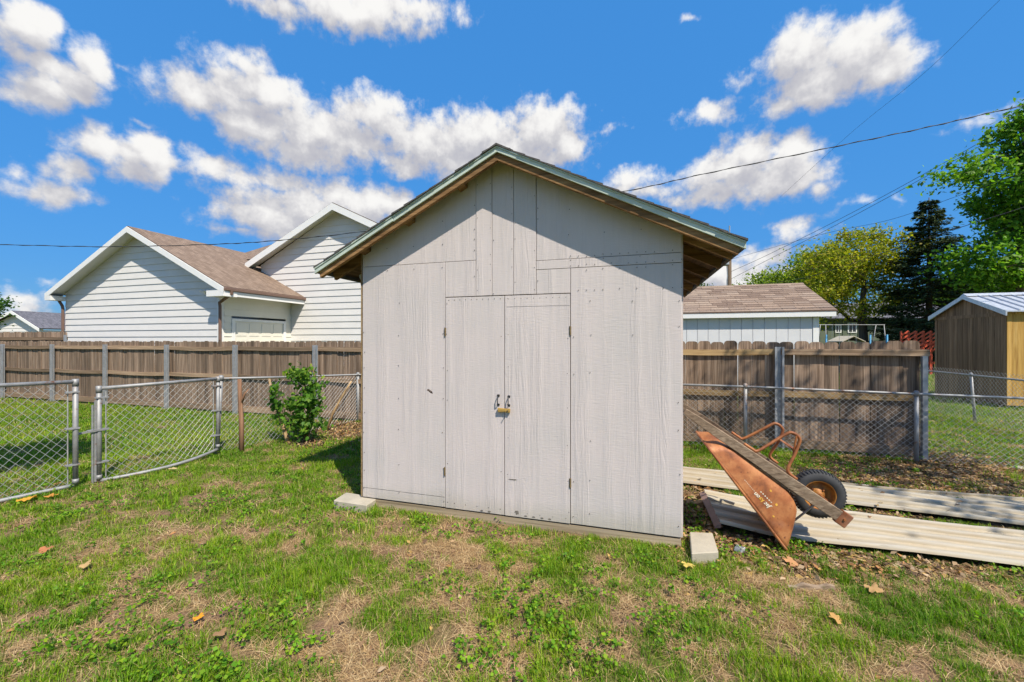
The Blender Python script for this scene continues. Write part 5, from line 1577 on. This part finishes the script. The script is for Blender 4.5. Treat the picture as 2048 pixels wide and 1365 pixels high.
# ================================================================== grass, weeds, straw and leaf litter
def inside_keepout(x, y):
    q0 = (x-SH.o.x)*AE.x + (y-SH.o.y)*AE.y; q1 = (x-SH.o.x)*AD.x + (y-SH.o.y)*AD.y
    k = (q0 > -.01) & (q0 < SH_W+.01) & (q1 > -.005) & (q1 < DEP+.02)
    for a, b_, c, d_ in ((s1a, s1b, s1c, s1d), (s2a, s2b, s2c, s2d), (s3a, s3b, s3c, s3d)):
        c = a+(c-a)*1.3; d_ = b_+(d_-b_)*1.3
        poly = [a, c, d_, b_]; ins = np.ones_like(k)
        for i in range(4):
            p, q_ = poly[i], poly[(i+1) % 4]
            ins &= ((q_.x-p.x)*(y-p.y) - (q_.y-p.y)*(x-p.x)) > -.01
        k |= ins
    return k

def scatter(n, y0, y1, seed, wide=1.42):
    r = np.random.RandomState(seed)
    y = np.sqrt(r.uniform(y0*y0, y1*y1, n)); x = r.uniform(-wide, wide, n)*y
    return x, y, r

def blades(name, label, specs, mat):
    VV, FF, CC = [], [], []; base = 0
    for (n, y0, y1, h0, h1, w, seed, mode) in specs:
        x, y, r = scatter(n, y0, y1, seed)
        g, mu_ = lawn(x, y)
        keep = ~inside_keepout(x, y)
        clump = fbm(x*14, y*14, 77, 2)
        if mode == 'green': keep &= (r.uniform(size=n) < g**1.15*np.clip(clump*2.3-.35, .08, 1))
        else: keep &= (r.uniform(size=n) < np.clip(1.02-g, .04, 1)*(1-.6*mu_)*np.clip((fbm(x*4.2, y*4.2, 33, 3)-.34)*4.5, .12, 1))
        x, y, g, clump = x[keep], y[keep], g[keep], clump[keep]; m = len(x)
        big = fbm(x*1.3, y*1.3, 41, 3)
        h = r.uniform(h0, h1, m)*(.65+.9*np.clip(clump, 0, 1))
        a = r.uniform(0, 2*np.pi, m)
        if mode == 'green':
            lean_ = r.uniform(.25, 1.05, m)
            tall = (fbm(x*3.1, y*3.1, 55, 2) > .62); h = h*np.where(tall, 1.4, .92)
            pal = np.array([(.085,.205,.008),(.155,.30,.010),(.235,.36,.012),(.32,.40,.018),(.42,.39,.05)])
            pos = np.clip((big-.25)*3.2 + .45 + r.normal(size=m)*.8, 0, 4-1e-3); i0 = pos.astype(int); f_ = (pos-i0)[:,None]
            col = pal[i0]*(1-f_) + pal[np.minimum(i0+1, 4)]*f_
            yel = (r.uniform(size=m) < .07); col[yel] = np.array((.40,.33,.14))
        else:
            lean_ = r.uniform(2.0, 7.0, m); h = h*.42
            pal = np.array([(.50,.345,.17),(.40,.26,.12),(.60,.45,.25),(.27,.16,.085)])
            col = pal[r.randint(0, 4, m)]
        col = col*r.uniform(.78, 1.22, (m,1))
        dx, dy = np.cos(a), np.sin(a); px_, py_ = -dy, dx
        ww = w*r.uniform(.65, 1.3, m)
        z0 = relief(x, y) - .022
        L1 = h*.5*lean_*.7; L2 = h*lean_
        def pt(ox, side, z): return np.stack([x+dx*ox+px_*side, y+dy*ox+py_*side, z0+z], 1)
        V = np.stack([pt(0,-ww,0), pt(0,ww,0), pt(L1,ww*.8,h*.62+.004), pt(L1,-ww*.8,h*.62+.004), pt(L2,0*ww,h*np.where(mode == 'green', 1.0, .8)+.004)], 1).reshape(-1,3)
        i5 = np.arange(m)*5 + base
        FF += [np.stack([i5, i5+1, i5+2], 1), np.stack([i5, i5+2, i5+3], 1), np.stack([i5+3, i5+2, i5+4], 1)]
        VV.append(V); CC.append(np.repeat(col, 5, axis=0)); base += m*5
    o = np_mesh(name, np.concatenate(VV), np.concatenate(FF), mat, cols=np.concatenate(CC))
    return tag(o, label, 'grass', kind='stuff')
blades('grass', 'short patchy green lawn grass over the yard', [
    (230000, 1.7, 3.4, .018, .042, .0018, 1, 'green'), (250000, 3.4, 6.0, .020, .044, .0026, 2, 'green'), (190000, 6.0, 10.5, .025, .05, .0042, 3, 'green'), (70000, 10.5, 24, .05, .09, .010, 13, 'green')], M['grass'])
blades('straw', 'flattened dead straw between the grass tufts', [
    (120000, 1.7, 3.4, .03, .07, .0013, 4, 'straw'), (110000, 3.4, 6.5, .04, .08, .002, 5, 'straw'), (30000, 6.5, 10.5, .05, .09, .004, 6, 'straw')], M['litter'])

# low broad-leaved weeds in mats
x, y, r = scatter(9500, 1.75, 6.5, 91)
g, mu_ = lawn(x, y); wn = fbm(x*1.7+9, y*1.7, 63, 3); px, py = px_of(x, y)
boost = np.zeros_like(x)
for cx, cy, rx, ry in ((330,1310,170,45),(1080,1220,80,50),(850,1140,60,14),(1000,1330,80,40),(1180,1330,90,40),(1320,1250,90,50),(1480,1235,60,22),(1640,1100,120,14),(1560,1075,70,14),(1390,1050,30,26),(1450,1105,60,14),(900,1180,70,20),(1380,1000,20,20),(620,905,80,8)):
    boost += np.exp(-(((px-cx)/rx)**2+((py-cy)/ry)**2))
keep = (~inside_keepout(x, y)) & (r.uniform(size=len(x)) < np.clip((wn-.53)*2.0 + boost*.9, 0, 1))
x, y = x[keep], y[keep]
PW, SZ = [], []
for cx, cy in zip(x, y):
    m = r.randint(9, 22); R_ = r.uniform(.025, .085)
    q_ = r.normal(size=(m,2))*R_*.6; d_ = np.hypot(q_[:,0], q_[:,1])
    PW.append(np.stack([cx+q_[:,0], cy+q_[:,1], relief(cx+q_[:,0], cy+q_[:,1]) - .005 + np.clip(.05-d_*.35, .008, .05)*r.uniform(.5,1.3,m)], 1))
PW = np.concatenate(PW)
V, F, c = leaf_cloud(PW, .021, [(.08,.20,.014),(.12,.26,.018),(.17,.31,.022),(.06,.15,.012),(.20,.30,.02)], 17, up=.9, asp=.95)
tag(np_mesh('weeds', V, F, M['grass'], cols=c*np.array([1.15,1.15,.8])), 'low mats of round leaved green weeds in the lawn', 'weeds', kind='stuff')

# leaf litter: soil strip by the sheets, under the shed side and by the sapling
PX = [(1830,945,230,38,9000),(1700,958,130,24,3000),(1400,1005,40,40,2600),(1440,1070,80,30,1300),(690,860,60,18,2000),(640,886,60,8,350),(1700,1030,260,14,1500),(1850,1130,260,30,1500),(1650,1120,120,22,1100),(1990,1000,90,14,400),(700,842,30,10,300),(1500,1090,90,14,300)]
pts = []
r = np.random.RandomState(71)
for cx, cy, rx, ry, n_ in PX:
    q_ = r.normal(size=(n_,2))*.6
    for a, b_ in q_:
        p = G(cx+a*rx, max(cy+b_*ry, 800)); pts.append((p.x, p.y))
pts = np.array(pts)
lit_x, lit_y, r2 = scatter(5000, 1.8, 7, 72); g, _ = lawn(lit_x, lit_y)
kp = r2.uniform(size=5000) < (1-g)*.55
pts = np.concatenate([pts, np.stack([lit_x[kp], lit_y[kp]], 1)])
pts = pts[~inside_keepout(pts[:,0], pts[:,1]) | (r.uniform(size=len(pts)) < .03)]
pts = pts[~((pts[:,0]-SH.o.x)*AE.x + (pts[:,1]-SH.o.y)*AE.y < SH_W) | ~((pts[:,0]-SH.o.x)*AD.x + (pts[:,1]-SH.o.y)*AD.y > 0) | ((pts[:,0]-SH.o.x)*AE.x + (pts[:,1]-SH.o.y)*AE.y < -.03)]
ins = inside_keepout(pts[:,0], pts[:,1])
P3 = np.stack([pts[:,0], pts[:,1], relief(pts[:,0], pts[:,1]) - .012 + np.abs(r.normal(size=len(pts)))*.012 + .045*ins], 1)
V, F, c = leaf_cloud(P3, .036, [(.26,.16,.085),(.34,.23,.13),(.20,.115,.06),(.13,.08,.05),(.44,.32,.2),(.36,.18,.07),(.46,.30,.10)], 73, up=1.3, asp=.6, jitter=.6)
tag(np_mesh('leaf_litter', V, F, M['litter'], cols=c), 'brown dry leaf litter on bare soil beside the sheets', 'leaf litter', kind='stuff')
# dead weed stalks at the foot of the right fence
mb = MB(); r = random.Random(5); o = G(1720, 905)
for k in range(46):
    x0 = r.gauss(0, .10); h = r.uniform(.15, .55); a = r.uniform(-.5, .5)
    mb.tube([(x0, r.uniform(-.03,.03), -.03), (x0+a*h*.3, 0, h*.5), (x0+a*h, r.uniform(-.1,.1), h*r.uniform(.7,1))], [.003,.0024,.001], 4, caps=False)
dw = build('dead_weeds', mb, M['stem'], None); dw.location = o
tag(dw, 'clump of dry straw coloured weed stalks against the picket fence', 'dead weeds', kind='stuff')
